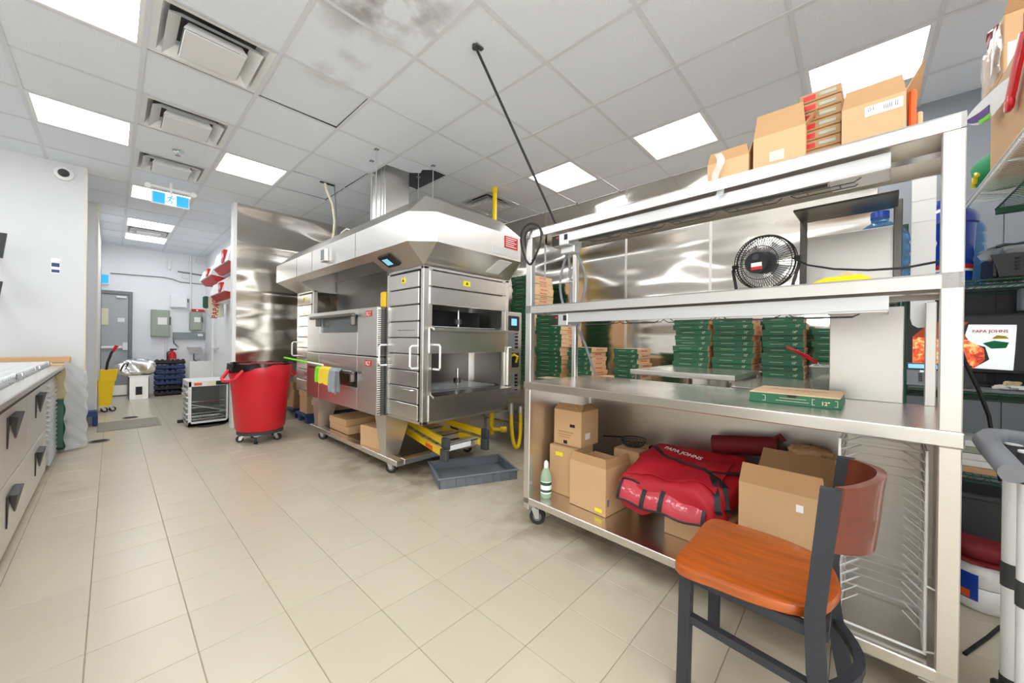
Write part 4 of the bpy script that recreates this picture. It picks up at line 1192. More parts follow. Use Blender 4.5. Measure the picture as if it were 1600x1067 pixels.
for u in (1.375, 1.725):
    MB(TF).rbox(u, u + .03, .68, .70, 1.455, 1.905, .003).build('panel_stile', 'steel_dark', tb)
MB(TF).box(1.38, 1.74, .45, .70, 1.87, 1.88).build('canopy_plate', 'steel_dark', tb)
for z in (1.905, 1.405):
    hz = z - .01
    h = MB(TF)
    h.hull([(.33, .03, hz), (1.715, .03, hz), (.33, .03, hz - .055), (1.715, .03, hz - .055), (.33, .17, hz), (1.715, .17, hz), (.33, .15, hz - .03), (1.715, .15, hz - .03)])
    hl = h.build('heat_lamp_strip', 'alu', tb)
    MB(TF).rbox(.2, .33, .025, .17, hz - .075, hz, .004).build('control_box', 'alu', hl)
    MB(TF).box(.205, .26, .0225, .025, hz - .072, hz - .008).build('switch_plate', 'black', hl)
    MB(TF).box(.24, .256, .021, .0225, hz - .03, hz - .018).build('red_badge', 'red_print', hl)
    MB(TF).box(.3, .325, .0225, .025, hz - .045, hz - .012).build('warning_label', 'black', hl)
    MB(TF).rbox(1.55, 1.715, .025, .16, hz - .06, hz - .05, .003).build('end_cover', 'alu', hl)
    g_ = MB(TF)
    for k in range(5):
        u = .42 + k * .25
        g_.tube([(u, .05, hz - .06), (u + .02, .05, hz - .072), (u + .2, .05, hz - .072), (u + .22, .05, hz - .06)], .0022, 5)
        g_.tube([(u, .12, hz - .05), (u + .02, .12, hz - .065), (u + .2, .12, hz - .065), (u + .22, .12, hz - .05)], .0022, 5)
        g_.tube([(u + .06, .05, hz - .072), (u + .06, .12, hz - .065)], .0022, 5)
        g_.tube([(u + .16, .05, hz - .072), (u + .16, .12, hz - .065)], .0022, 5)
    g_.build('wire_guard', 'dark_grey', hl)
    MB(TF).cyl((.36, .1, hz - .045), (1.54, .1, hz - .045), .007, n=8).build('heating_rod', 'dark_grey', hl)
# flexible conduits with junction box
jb = MB(TF).rbox(.245, .35, .06, .13, 1.775, 1.82, .005).build('junction_box', 'alu', tb)
for (a, b, sw) in ((.265, .225, .03), (.28, .29, .0), (.335, .36, .05)):
    P = []
    for k in range(15):
        f = k / 14
        P.append((a + (b - a) * math.sin(f * math.pi / 2) + sw * math.sin(f * math.pi) * (1 if b > a else -1), .1 + .02 * f, 1.78 - f * .325))
    MB(TF).tube(P, .008, 8).build('flex_conduit', 'mid_grey', jb)
MB(TF).box(.21, .3, .085, .12, 1.6, 1.604).build('cable_tie', 'white_plastic', jb)
MB(TF).tube([(.31, .12, 1.40), (.33, .14, 1.3), (.36, .18, 1.2), (.36, .3, 1.0)], .008, 8).build('flex_conduit', 'mid_grey', jb)

# black drop pole from ceiling to the shelf with coiled cord
t = thing('power_drop_pole', 'black power cord drop running from the ceiling down to the table shelf', 'cord', (1.92, 1.52, 1.96))
a = Vector((1.518, 1.75, CZ)); b = T(.13, .2, 1.96)
MB().cyl(a, b, .0085, n=8).build('cord_pole', 'black', t)
MB().cyl(a - Vector((.0, 0, .02)), a + Vector((0, 0, .001)), .018, n=10).rbox(a.x - .015, a.x + .05, a.y - .03, a.y + .0, CZ - .014, CZ - .002, .004).build('ceiling_hook', 'dark_grey', t)
for k in range(2):
    P = []
    for q in range(25):
        an = 2 * math.pi * q / 24
        P.append(T(.09 + (.085 - .02 * k) * math.cos(an) - .03, -.02 + .02 * k + .02 * math.sin(an * 2), 1.86 + (.135 - .03 * k) * math.sin(an)))
    MB().tube(P[:-1], .007, 6, closed=True).build('cord_loop', 'black', t)
MB().cyl(T(.12, .1, 1.955), T(.15, .17, 1.99), .016, n=10).build('plug', 'black', t)

# --- carton boxes on the top shelf
TOPZ = 1.957
def tcart(name, label, u0, u1, v0, v1, z, h, rot=0, **k):
    p = T((u0 + u1) / 2, (v0 + v1) / 2, z)
    return carton(name, label, tuple(p), TR + rot, u1 - u0, v1 - v0, h, **k)
t = tcart('carton', 'small open brown carton with loose clear tape on the top shelf', 1.12, 1.285, .03, .24, TOPZ, .085, flaps=(('f', .05, -10), ('b', .06, 10), ('r', .05, 14)), open_=True)
q = MB(TF)
q.grid(lambda u, v: Vector((1.155 + .03 * u + .012 * math.sin(v * 9), .012 - .004 * math.sin(v * 7 + u * 3), 2.07 - .19 * v)), 4, 14, thick=(0, -.002, 0))
q.build('loose_tape', 'wrap', t)
tcart('carton', 'medium open brown carton with raised flap on the top shelf', 1.30, 1.475, .03, .26, TOPZ, .135, .02, flaps=(('f', .1, -10), ('r', .06, 35)), open_=True, sticker=[('cream', -.03, .02, .02, .06, 'f')])
tcart('carton', 'large open brown carton with white address label on the top shelf', 1.585, 1.75, .03, .3, TOPZ, .135, flaps=(('f', .065, -6), ('r', .1, 25)), open_=True, sticker=[('label_white', -.02, .075, .085, .12, 'f')], mark=[('01', .02, -.005, .108, 'black', 'f'), ('||||| ||', .018, .045, .105, 'black', 'f')])
t = thing('orange_packet', 'orange packet edge poking out of the large carton on the top shelf', 'packet', tuple(T(1.76, .12, TOPZ)), TR)
MB(TF).rbox(1.756, 1.775, .05, .2, TOPZ, 2.10, .006).build('sleeve', 'orange', t)
MB(TF).rbox(1.775, 1.79, .06, .2, TOPZ, 2.02, .004).build('card', 'kraft', t)
pm = MB().rbox(-.0625, .0625, -.13, .13, .0, .038, .003)
for k in range(7):
    z = TOPZ + .0385 * k
    p = T(1.515, .2, z)
    t = thing('pizza_box', 'kraft pizza box with red print, %s from the bottom of the top shelf pile' % ORD[k + 1], 'box', tuple(p), TR, 'kraft pizza boxes on the top shelf')
    F = Matrix.Translation(p) @ Matrix.Rotation(TR, 4, 'Z')
    MB(F).rbox(-.065, .065, -.13, .13, .0, .0365, .003).build('tray', 'kraft_in', t)
    MB(F).box(-.05, -.012, -.1315, -.13, .008, .026).build('red_print', 'red_print', t)
    MB(F).box(-.0, .05, -.1315, -.13, .012, .024).build('green_print', 'panel_green', t)

# --- mid shelf items
MZ = 1.457
fan = thing('desk_fan', 'small black wire desk fan on the middle shelf, seen from behind', 'fan', tuple(T(1.30, .26, MZ)), TR)
fc = Vector((1.30, .27, 1.605)); fr = .125
ax = Vector((.22, 1, .12)).normalized()           # blows away from the camera
e1 = Vector((1, -.22, 0)).normalized(); e2 = ax.cross(e1) * -1
if e2.z < 0: e2 = -e2
cg = MB(TF)
for (rad, off, rr_) in ((fr, 0, .004), (fr * .98, -.03, .0022), (fr * .62, -.05, .0018), (fr * .98, .03, .0022)):
    cg.tube([fc + ax * off + e1 * rad * math.cos(2 * math.pi * k / 36) + e2 * rad * math.sin(2 * math.pi * k / 36) for k in range(36)], rr_, 6, closed=True)
for k in range(64):
    an = 2 * math.pi * k / 64
    rd = e1 * math.cos(an) + e2 * math.sin(an)
    cg.tube([fc - ax * .055 + rd * .04, fc - ax * .05 + rd * fr * .62, fc - ax * .028 + rd * fr * .97, fc + rd * fr, fc + ax * .028 + rd * fr * .97], .0016, 4)
    cg.tube([fc + ax * .028 + rd * fr * .97, fc + ax * .045 + rd * fr * .55, fc + ax * .05 + rd * .02], .0011, 4)
cg.build('wire_cage', 'black', fan)
mo = MB(TF).cyl(fc - ax * .085, fc + ax * .0, .048, .052, n=24).build('motor_housing', 'black', fan)
MB(TF).hull([fc - ax * .086 + e1 * a_ + e2 * b_ + ax * c_2 for a_ in (-.02, .025) for b_ in (-.032, .0) for c_2 in (0, .002)]).build('motor_label', 'label_white', mo)
MB(TF).hull([fc - ax * .0875 + e1 * a_ + e2 * b_ + ax * c_2 for a_ in (-.02, .025) for b_ in (-.032, -.018) for c_2 in (0, .002)]).build('label_red_band', 'red_print', mo)
MB(TF).cyl(fc - ax * .087 + e2 * .025, fc - ax * .085 + e2 * .025, .014, n=12).build('tilt_knob', 'dark_grey', mo)
for k in range(4):
    an = k * math.pi / 2 + .4
    r1 = e1 * math.cos(an) + e2 * math.sin(an); r2 = e1 * math.cos(an + .9) + e2 * math.sin(an + .9)
    MB(TF).hull([fc + ax * .012 + r1 * .03, fc + ax * .02 + r2 * .03, fc + ax * .008 + r1 * .1, fc + ax * .024 + r2 * .1, fc + ax * .014 + r1 * .03, fc + ax * .022 + r2 * .03, fc + ax * .01 + r1 * .1, fc + ax * .026 + r2 * .1]).build('blade', 'alu', fan)
st = MB(TF)
for sg in (-1, 1):
    hp = fc + e1 * sg * (fr + .008)
    st.tube([hp, hp + Vector((sg * .008, -.01, -.02)), Vector((hp.x + sg * .002 - sg * .02, hp.y - .03, MZ + .004)), Vector((hp.x - sg * .03, hp.y + .05, MZ + .004))], .007, 8)
    st.cyl(hp - e1 * .012, hp + e1 * .012, .011, n=10)
st.build('stand', 'black', fan)
MB(TF).tube([fc + e1 * .12 - ax * .02, (1.47, .2, 1.56), (1.56, .12, 1.52), (1.66, .08, 1.497), (1.75, .06, 1.49), (1.83, .05, 1.5)], .004, 6).build('power_cord', 'black', fan)
t = thing('yellow_packet', 'flat yellow packet with a tan wedge on the middle shelf right of the fan', 'packet', tuple(T(1.6, .12, MZ)), TR)
MB(TF).hull([(1.50, .03, MZ), (1.68, .03, MZ), (1.50, .2, MZ), (1.68, .2, MZ), (1.54, .06, MZ + .022), (1.64, .06, MZ + .026), (1.54, .18, MZ + .022), (1.64, .18, MZ + .026)]).build('packet', 'yellow', t)
MB(TF).hull([(1.56, .1, MZ + .02), (1.63, .1, MZ + .02), (1.6, .1, MZ + .05), (1.56, .16, MZ + .02), (1.63, .16, MZ + .02), (1.6, .16, MZ + .05)]).build('wedge', 'tan', t)
# blue sports cooler jug
t = thing('cooler_jug', 'royal blue cooler jug with red and white stripe behind the end of the middle shelf', 'jug', (3.14, -.365, 1.568))
MJ = MZ
jc = Vector((3.14, -.365, 0))
MZ = 1.568
MB().lathe([(.0, MZ), (.088, MZ), (.092, MZ + .012), (.104, MZ + .3), (.107, MZ + .31)], (jc.x, jc.y, 0), 28).build('jug_body', 'blue', t)
MB().lathe([(.107, MZ + .31), (.117, MZ + .315), (.117, MZ + .345), (.105, MZ + .375), (.07, MZ + .405), (.06, MZ + .41), (.06, MZ + .45), (.055, MZ + .457), (.0, MZ + .457)], (jc.x, jc.y, 0), 28).build('lid', 'blue', t)
MB().lathe([(.0945, MZ + .055), (.0955, MZ + .067)], (jc.x, jc.y, 0), 28).build('white_stripe', 'label_white', t)
MB().lathe([(.0955, MZ + .067), (.097, MZ + .09)], (jc.x, jc.y, 0), 28).build('red_stripe', 'red_print', t)
dv = Vector((-jc.x, -jc.y, 0)).normalized(); pv = Vector((-dv.y, dv.x, 0))
dl = (dv - pv * .75).normalized()
MB().tube([Vector((jc.x, jc.y, MZ + .21)) + dl * .104 + (Vector((-dl.y, dl.x, 0)) * math.cos(k * math.pi / 6) + Vector((0, 0, 1)) * math.sin(k * math.pi / 6)) * .032 for k in range(12)], .004, 5, closed=True).build('round_emblem', 'label_white', t)
ej = Vector((jc.x, jc.y, MZ + .12)) + dl * .1
MB().tube([ej + Vector((-dl.y, dl.x, 0)) * a_ + Vector((0, 0, b_)) for a_, b_ in ((-.03, .03), (.02, .03), (-.015, 0), (.02, 0), (-.02, -.035))], .006, 5).build('zigzag_emblem', 'red_print', t)
MZ = MJ
# hanging white plastic sheet behind the table
t = thing('hanging_sheet', 'long white plastic sheet with rounded corner hanging behind the table end', 'sheet', tuple(T(1.82, .77, 1.3)), TR)
MB(TF).prism([(1.785, 2.1), (1.862, 2.1), (1.862, 1.31), (1.81, 1.305), (1.792, 1.32), (1.785, 1.35)], 'y', .765, .772).build('sheet', 'white_plastic', t)
MB(TF).box(1.785, 1.862, .763, .765, 1.80, 1.803).box(1.785, 1.862, .763, .765, 1.90, 1.903).build('crease', 'tee', t)

# --- items on the worktop
WZ = .951
p = T(1.412, .395, WZ)
t = thing('pizza_box', 'flat green and kraft twelve-inch pizza box lying on the work table', 'box', tuple(p), TR + .02)
F = Matrix.Translation(p) @ Matrix.Rotation(TR + .02, 4, 'Z')
MB(F).hull([(-.165, -.155, 0), (.165, -.155, 0), (-.165, .155, 0), (.165, .155, 0), (-.16, -.15, .042), (.16, -.15, .042), (-.16, .15, .042), (.16, .15, .042)]).build('tray', 'box_green', t)
MB(F).rbox(-.163, .163, -.152, .155, .042, .048, .002).build('lid', 'kraft_pale', t)
MB(F).prism([(-.02, .042), (.02, .042), (.012, .032), (-.012, .032)], 'y', -.1565, -.15).build('finger_slot', 'black', t)
MB(F).text('12"', .022, (.115, -.1545, .019), (1, 0, 0), (0, .1, 1), lift=.003).build('size_print', 'cream', t)
b_ = MB(F)
for (x0, x1, z0, z1) in ((.07, .08, .008, .0095), (.07, .0715, .008, .032), (.07, .08, .032, .0335), (.145, .155, .008, .0095), (.1535, .155, .008, .032), (.145, .155, .032, .0335), (-.045, .05, .026, .0275), (-.06, .06, .014, .0155), (-.1, -.0985, .008, .032), (-.11, -.1, .008, .0095), (-.11, -.1, .032, .0335)):
    b_.box(x0, x1, -.1565, -.154, z0, z1)
b_.build('line_print', 'cream', t)
MB(F).text('PAPA JOHNS', .036, (0, .02, .048), (1, 0, 0), (0, 1, 0), sx=1.1).build('lid_print', 'red_print', t)

# ------------------------------------------------------------------ on the lower shelf
LZ = .181
sb = thing('spray_bottle', 'white spray bottle with green label standing at the table corner', 'bottle', tuple(T(.1, .1, LZ)), TR)
sc_ = T(.115, .1, 0)
MB().lathe([(.0, LZ), (.034, LZ), (.037, LZ + .01), (.037, LZ + .13), (.03, LZ + .165), (.016, LZ + .195), (.0, LZ + .2)], (sc_.x, sc_.y, 0), 22).build('bottle', 'bottle_green', sb)
MB().lathe([(.0375, LZ + .03), (.0375, LZ + .11)], (sc_.x, sc_.y, 0), 22).build('label', 'label_white', sb)
MB().lathe([(.038, LZ + .085), (.038, LZ + .105)], (sc_.x, sc_.y, 0), 22).lathe([(.038, LZ + .04), (.038, LZ + .055)], (sc_.x, sc_.y, 0), 22).build('green_band', 'green_wire', sb)
MB().lathe([(.016, LZ + .195), (.016, LZ + .22), (.012, LZ + .235), (.0, LZ + .245)], (sc_.x, sc_.y, 0), 14).build('cap', 'white_plastic', sb)
tcart('carton', 'brown carton with yellow tag behind the spray bottle', .06, .27, .2, .42, LZ, .325, sticker=[('yellow_tag', -.05, .01, .26, .285, 'f')])
tcart('carton', 'printed open-topped brown carton standing on the tagged carton', .065, .285, .24, .46, LZ + .328, .24, .05, flaps=(('f', .06, -45), ('r', .06, -55)), open_=True, sticker=[('kraft_in', -.08, .05, .088, .096, 'f'), ('kraft_in', -.08, .03, .07, .076, 'f'), ('kraft_in', -.07, .02, .055, .06, 'f'), ('black', -.03, .0, .012, .035, 'f'), ('label_white', -.06, .0, .05, .09, 'r'), ('black', .02, .06, .13, .15, 'f')])
tcart('carton', 'open brown carton with yellow tag at its foot beside the spray bottle', .29, .56, .13, .40, LZ, .285, -.05, flaps=(('f', .055, -12), ('r', .05, -14)), open_=True, sticker=[('yellow_tag', .06, .11, .02, .04, 'f'), ('mid_grey', -.12, -.1, .06, .1, 'r')])
tcart('carton', 'tall closed brown carton behind the open tagged carton', .42, .6, .44, .68, LZ, .33)
t = thing('wire_bowl', 'black wire mesh bowl lying on top of the cartons', 'bowl', tuple(T(.5, .52, LZ)), TR)
wb = MB(TF)
for (z, r_) in ((.56, .085), (.545, .08), (.53, .07), (.518, .055)):
    wb.tube([(.5 + r_ * math.cos(k * .349), .56 + r_ * math.sin(k * .349), z) for k in range(18)], .002 if z < .55 else .004, 5, closed=True)
for k in range(18):
    a_ = k * .349
    wb.tube([(.5 + .085 * math.cos(a_), .56 + .085 * math.sin(a_), .56), (.5 + .055 * math.cos(a_), .56 + .055 * math.sin(a_), .518), (.5, .56, .512)], .0015, 4)
wb.build('mesh', 'black', t)
MB(TF).tube([(.42, .56, .56), (.3, .5, .555)], .005, 6).build('handle', 'black', t)
tcart('carton', 'low brown carton underneath the red delivery bag', .86, 1.20, .22, .62, LZ, .165)
tcart('carton', 'wide open brown carton with white triangle mark beside the wooden chair', 1.235, 1.545, .16, .5, LZ, .40, -.02, flaps=(('f', .09, -10), ('b', .1, 30)), open_=True, sticker=[('label_white', .06, .085, .33, .36, 'f')])
t = thing('paper_bag', 'crumpled brown paper bag standing behind the wide open carton', 'bag', tuple(T(1.4, .6, LZ)), TR)
lump(MB(TF), (1.44, .6, .49), .10, .07, .2, .2, 11).build('bag', 'kraft_in', t)
lump(MB(TF), (1.44, .6, .67), .085, .05, .03, .3, 4).build('crumpled_rim', 'kraft', t)
t = thing('rolled_bag', 'dark red rolled delivery bag lying behind the larger red bag', 'bag', tuple(T(1.1, .6, .5)), TR)
MB(TF).cyl((.98, .62, .62), (1.3, .64, .66), .05, .055, n=14).build('roll', 'red_dark', t)
MB(TF).tube([(1.28, .62, .7), (1.31, .62, .73), (1.33, .62, .7)], .012, 6).build('strap', 'red_dark', t)
# red insulated delivery bag
bg_ = thing('delivery_bag', 'large red insulated delivery bag with black straps and clear window pocket', 'bag', tuple(T(.92, .35, .35)), TR)


def bagf(u, v):
    # closed pillow: u around, v up
    a, b = 2 * math.pi * u, math.pi * (v - .5)
    sg = lambda x, e: math.copysign(abs(x) ** e, x)
    x = sg(math.cos(a), .38) * sg(math.cos(b), .34)
    y = sg(math.sin(a), .38) * sg(math.cos(b), .34)
    z = sg(math.sin(b), .55)
    k = 1 + .03 * math.sin(5 * a + 2 * b) + .02 * math.sin(11 * a + 6 * b)
    U = .915 + .285 * x * k + .03 * y
    V = .36 + .25 * y * k
    slope = .07 * y                    # rear higher than front
    zz = .452 + slope + (.095 - .018 * y) * z * (1 + .10 * math.sin(7 * x + 3 * y) + .08 * math.sin(4 * x - 8 * y))
    zz -= .06 * max(0, -y - .2) * max(0, .3 - x * .6)
    if U > .82:
        zz = max(zz, .351)
    return Vector((U, V, zz))


MB(TF).grid(bagf, 64, 32).build('bag_shell', 'red_fabric', bg_)


from mathutils.bvhtree import BVHTree
_gb = MB().grid(bagf, 64, 32)
_bvh = BVHTree.FromPolygons([tuple(p) for p in _gb.v], _gb.f)


def on_bag(U, V):
    """height of the top of the bag at (U, V)"""
    h_ = _bvh.ray_cast(Vector((U, V, 1.5)), Vector((0, 0, -1)))
    return h_[0].z if h_[0] else .40


MB(TF).grid(lambda u, v: Vector((.66 + .47 * u, .17 + .28 * v, on_bag(.66 + .47 * u, .17 + .28 * v) + .006 + .004 * math.sin(u * 8))), 16, 8, thick=(0, 0, .004)).build('flap', 'red_fabric', bg_)
# front pocket window (vertical front of flap)
wf0 = lambda u, v: Vector((.65 + .45 * u, .095 - .016 * math.sin(math.pi * u) + .06 * v * v, .34 + .10 * v + .006 * math.sin(u * 14)))
MB(TF).grid(wf0, 24, 5, thick=(0, -.004, 0)).build('clear_pocket', 'clear_red', bg_)
for (u0, u1) in ((-.015, .02), (.30, .35), (.52, .57), (.98, 1.015)):
    MB(TF).grid(lambda u, v: wf0(u0 + (u1 - u0) * u, v) + Vector((0, -.007, 0)), 2, 5, thick=(0, -.003, 0)).build('pocket_band', 'black', bg_)
for v0 in (0, 1):
    MB(TF).tube([wf0(k / 20, v0) + Vector((0, -.006, 0)) for k in range(21)], .006, 6).build('piping', 'black', bg_)


def strap(pts, wd=.028, name='strap'):
    fine = []
    for (p0_, p1_) in zip(pts, pts[1:]):
        for k_ in range(5):
            f_ = k_ / 5
            fine.append((p0_[0] + (p1_[0] - p0_[0]) * f_, p0_[1] + (p1_[1] - p0_[1]) * f_, None if p0_[2] is None else p0_[2]))
    fine.append(pts[-1])
    pts = fine
    pts = [Vector((a_, b_2, (on_bag(a_, b_2) if c2 is None else c2) + .012)) for a_, b_2, c2 in pts]
    m_ = MB(TF)
    L_, R_ = [], []
    for i, p_ in enumerate(pts):
        d_ = (pts[min(i + 1, len(pts) - 1)] - pts[max(0, i - 1)])
        n_ = Vector((-d_.y, d_.x, 0))
        n_ = n_.normalized() if n_.length > 1e-6 else Vector((1, 0, 0))
        L_.append(p_ + n_ * wd / 2); R_.append(p_ - n_ * wd / 2)
    m_.grid(lambda u, v: (L_ if v < .5 else R_)[round(u * (len(pts) - 1))], len(pts) - 1, 1, thick=(0, 0, .004))
    m_.build(name, 'black', bg_)


strap([(.64, .52, None), (.68, .46, None), (.74, .40, None), (.82, .36, None), (.92, .33, None), (1.02, .31, None), (1.10, .28, None), (1.16, .22, None), (1.20, .16, None)])
strap([(1.05, .30, None), (1.12, .34, None), (1.18, .38, None), (1.2, .44, None)])
strap([(1.08, .27, None), (1.12, .2, None), (1.15, .14, None), (1.17, .11, .4)])
MB(TF).text('PAPA JOHNS', .042, (.88, .42, max(on_bag(.88, .42), on_bag(.85, .45), on_bag(.93, .4)) + .012), (1, -.25, -.02), (.2, 1, .3), lift=.004).build('lettering', 'label_white', bg_)

# wire screen rack in the right bay
wr_ = thing('pizza_screen_rack', 'chrome wire rack for pizza screens standing in the right bay of the table', 'rack', tuple(T(1.7, .3, LZ)), TR)
fm = MB(TF)
ua, ub, va, vb = 1.59, 1.81, .05, .36
for v in (va, vb):
    fm.tube([(ua, v, LZ + .01), (ua, v, .87), (ub, v, .87), (ub, v, LZ + .01)], .0045, 8)
    fm.tube([(ua, v, LZ + .012), (ub, v, LZ + .012)], .0045, 8)
for u in (ua, ub):
    fm.tube([(u, va, LZ + .01), (u, vb, LZ + .01)], .0045, 8)
    fm.tube([(u, va, .86), (u, vb, .86)], .0035, 8)
fm.tube([(ub, va, .42), (ub + .03, va - .02, .42), (ub + .03, va - .02, .22), (ub, va, .2)], .004, 8)
fm.build('frame', 'white_wire', wr_)
for k in range(18):
    z = .245 + k * .0345
    a_ = MB(TF)
    a_.tube([(ua, va, z), (ua, vb, z)], .003, 6).tube([(ub, va, z), (ub, vb, z)], .003, 6)
    a_.tube([(ua, vb, z), (ub, vb, z)], .0022, 6)
    for q in (0, 1):
        for u, sg in ((ua, 1), (ub, -1)):
            a_.tube([(u, va + .05 + q * .16, z - .012), (u + sg * .05, va + .12 + q * .16, z + .006)], .0022, 5)
    a_.build('support_wire', 'white_wire', wr_)

# ------------------------------------------------------------------ wooden chair
ch_ = thing('dining_chair', 'black metal chair with polished wooden seat and curved wooden backrest', 'chair', (1.55, .24, 0))
SZ = .462
_ctl = [(1.335, .452), (1.55, .462), (1.775, .452), (1.80, .34), (1.79, .19), (1.73, .07), (1.60, .028), (1.50, .03), (1.385, .075), (1.335, .18), (1.322, .33)]


def seat_ring(k, z, dish=0):
    n_ = len(_ctl)
    out = []
    for i in range(n_):
        p0, p1, p2, p3 = (Vector(_ctl[(i + j) % n_]) for j in (-1, 0, 1, 2))
        for q in range(5):
            t_ = q / 5
            p_ = .5 * ((2 * p1) + (p2 - p0) * t_ + (2 * p0 - 5 * p1 + 4 * p2 - p3) * t_ ** 2 + (3 * p1 - p0 - 3 * p2 + p3) * t_ ** 3)
            c2 = Vector((1.555, .25))
            p_ = c2 + (p_ - c2) * k
            out.append((p_.x, p_.y, z))
    return out


rings = [seat_ring(.96, SZ - .036), seat_ring(.99, SZ - .03), seat_ring(1.0, SZ - .014), seat_ring(.985, SZ - .002), seat_ring(.95, SZ), seat_ring(.6, SZ - .006), seat_ring(.2, SZ - .01)]
sm_ = MB()
nr = len(rings[0])
sm_.sm = True
sm_.add([p_ for r_ in rings for p_ in r_], [(a_ * nr + i, a_ * nr + (i + 1) % nr, (a_ + 1) * nr + (i + 1) % nr, (a_ + 1) * nr + i) for a_ in range(len(rings) - 1) for i in range(nr)] + [tuple(reversed(range(nr))), tuple((len(rings) - 1) * nr + i for i in range(nr))])
so = sm_.build('seat', 'wood', ch_)
LEG = .019
def bar(mb, a, b, w1=LEG, w2=None):
    a, b = Vector(a), Vector(b)
    w2 = w2 or w1
    d_ = (b - a).normalized()
    x_ = Vector((1, 0, 0)) if abs(d_.x) < .9 else Vector((0, 1, 0))
    s1 = d_.cross(x_).normalized(); s2 = d_.cross(s1)
    mb.hull([p_ + s1 * i * w1 + s2 * j * w2 for p_ in (a, b) for i in (-1, 1) for j in (-1, 1)])
    return mb
for x in (1.375, 1.745):
    bar(MB(), (x, .425, SZ - .035), (x + (.005 if x > 1.5 else -.005), .43, .008)).build('leg', 'chair_metal', ch_)
    MB().rbox(x - .024, x + .024, .405, .453, 0, .01, .003).build('foot_cap', 'rubber', ch_)
for x in (1.345, 1.735):
    p_ = MB()
    hx_ = .0135
    yy_ = [(.02, 0.0), (.07, .30), (.076, .46), (.045, .825)] if x < 1.5 else [(.0, 0.0), (.05, .30), (.056, .46), (.02, .83)]
    out_ = [(y_ - .023, z_) for y_, z_ in yy_] + [(y_ + .023, z_) for y_, z_ in reversed(yy_)]
    p_.prism(out_, 'x', x - hx_, x + hx_)
    p_.build('back_post', 'chair_metal', ch_)
ap = MB()
bar(ap, (1.375, .425, SZ - .05), (1.745, .425, SZ - .05), .015)
bar(ap, (1.375, .42, SZ - .05), (1.35, .06, SZ - .05), .015)
bar(ap, (1.745, .42, SZ - .05), (1.74, .06, SZ - .05), .015)
bar(ap, (1.35, .06, SZ - .05), (1.74, .06, SZ - .05), .015)
ap.build('seat_frame', 'chair_metal', ch_)
sr = MB()
bar(sr, (1.372, .42, .27), (1.35, .05, .25), .013)
bar(sr, (1.748, .42, .27), (1.74, .05, .25), .013)
for k in range(8):
    f0, f1 = k / 8, (k + 1) / 8
    cv_ = lambda f: (1.35 + .385 * f, .06 - .02 * f - .07 * math.sin(math.pi * f), .25)
    bar(sr, cv_(f0), cv_(f1), .013)
sr.build('stretcher', 'chair_metal', ch_)
bk = MB()
def backf(u, v):
    z = .645 + .185 * v
    y = .045 - .02 * u - (z - .645) * .12
    bow = .078 * math.sin(math.pi * u) ** .75
    return Vector((1.357 + .37 * u, y - bow - .008, z + (.012 * math.sin(math.pi * u) if v > .5 else -.025 * math.sin(math.pi * u) * (1 - v))))
bk.grid(backf, 20, 6, thick=(0, .022, .0))
bk.build('backrest', 'wood_red', ch_)
# ------------------------------------------------------------------ back area: tables with pizza boxes
def work_table(label, x0, x1, y0, y1, z, loc=None):
    t = thing('steel_table', label, 'table', ((x0 + x1) / 2, (y0 + y1) / 2, 0))
    MB().rbox(x0, x1, y0, y1, z - .04, z, .004).build('worktop', 'steel_h', t)
    for x in (x0 + .04, x1 - .06):
        for y in (y0 + .05, y1 - .05):
            MB().cyl((x, y, .0), (x, y, z - .04), .02, n=10).build('leg', 'chrome', t)
    MB().rbox(x0 + .03, x1 - .03, y0 + .03, y1 - .03, .25, .28, .004).build('undershelf', 'steel_h', t)
    return t
work_table('raised steel table under the two wide pizza box stacks', 2.9, 4.12, .60, 1.36, 1.0)
work_table('polished steel table holding the food containers behind the work table', 2.68, 4.12, -.165, .58, .95)
work_table('low steel table under the tall pizza box stacks by the oven', 3.16, 4.12, 1.50, 3.45, .72)


def pbox_stack(x, y0, y1, dep, z, n, dz, desc, group, mark='12"', jit=.012, sd=0):
    rnd = random.Random(sd)
    w_ = y1 - y0
    mb = MB().hull([(0, -w_ / 2 + .003, 0), (dep, -w_ / 2 + .003, 0), (0, w_ / 2 - .003, 0), (dep, w_ / 2 - .003, 0), (0, -w_ / 2, dz - .003), (dep, -w_ / 2, dz - .003), (0, w_ / 2, dz - .003), (dep, w_ / 2, dz - .003)])
    me = mb.mesh('pizza_box', ['box_green', 'kraft_pale'])
    for p in me.polygons:
        if abs(p.normal.x) < .7:
            p.material_index = 1
    mk = MB().text(mark, dz * .5, (-.001, -w_ * .3, dz * .5), (0, -1, 0), (0, 0, 1))
    ln = MB().box(-.002, -.001, -w_ * .04, w_ * .3, dz * .48, dz * .53).mesh('front_line', 'cream')
    mm = mk.mesh('front_print', 'cream')
    sp = MB().text('PAPA JOHNS', dz * .5, (dep / 2, -w_ / 2 - .0005, dz * .5), (1, 0, 0), (0, 0, 1)).mesh('side_print', 'red_print')
    for k in range(n):
        o = bpy.data.objects.new('pizza_box', me)
        COL.objects.link(o)
        o.location = (x + rnd.uniform(-jit, jit), (y0 + y1) / 2 + rnd.uniform(-jit, jit), z + k * dz)
        o.rotation_euler = (0, 0, R(rnd.uniform(-1.2, 1.2)))
        fb = k < n / 2
        tag(o, 'green pizza box %s from %s in %s' % (ORD[k + 1] if fb else ORD[n - k], 'bottom' if fb else 'top', desc), 'box', group)
        if not fb and k == n - 1:
            o['label'] = 'green pizza box topmost in %s' % desc
        inst('front_print', mm, o)
        inst('front_line', ln, o)
        if dep > .25:
            inst('side_print', sp, o)


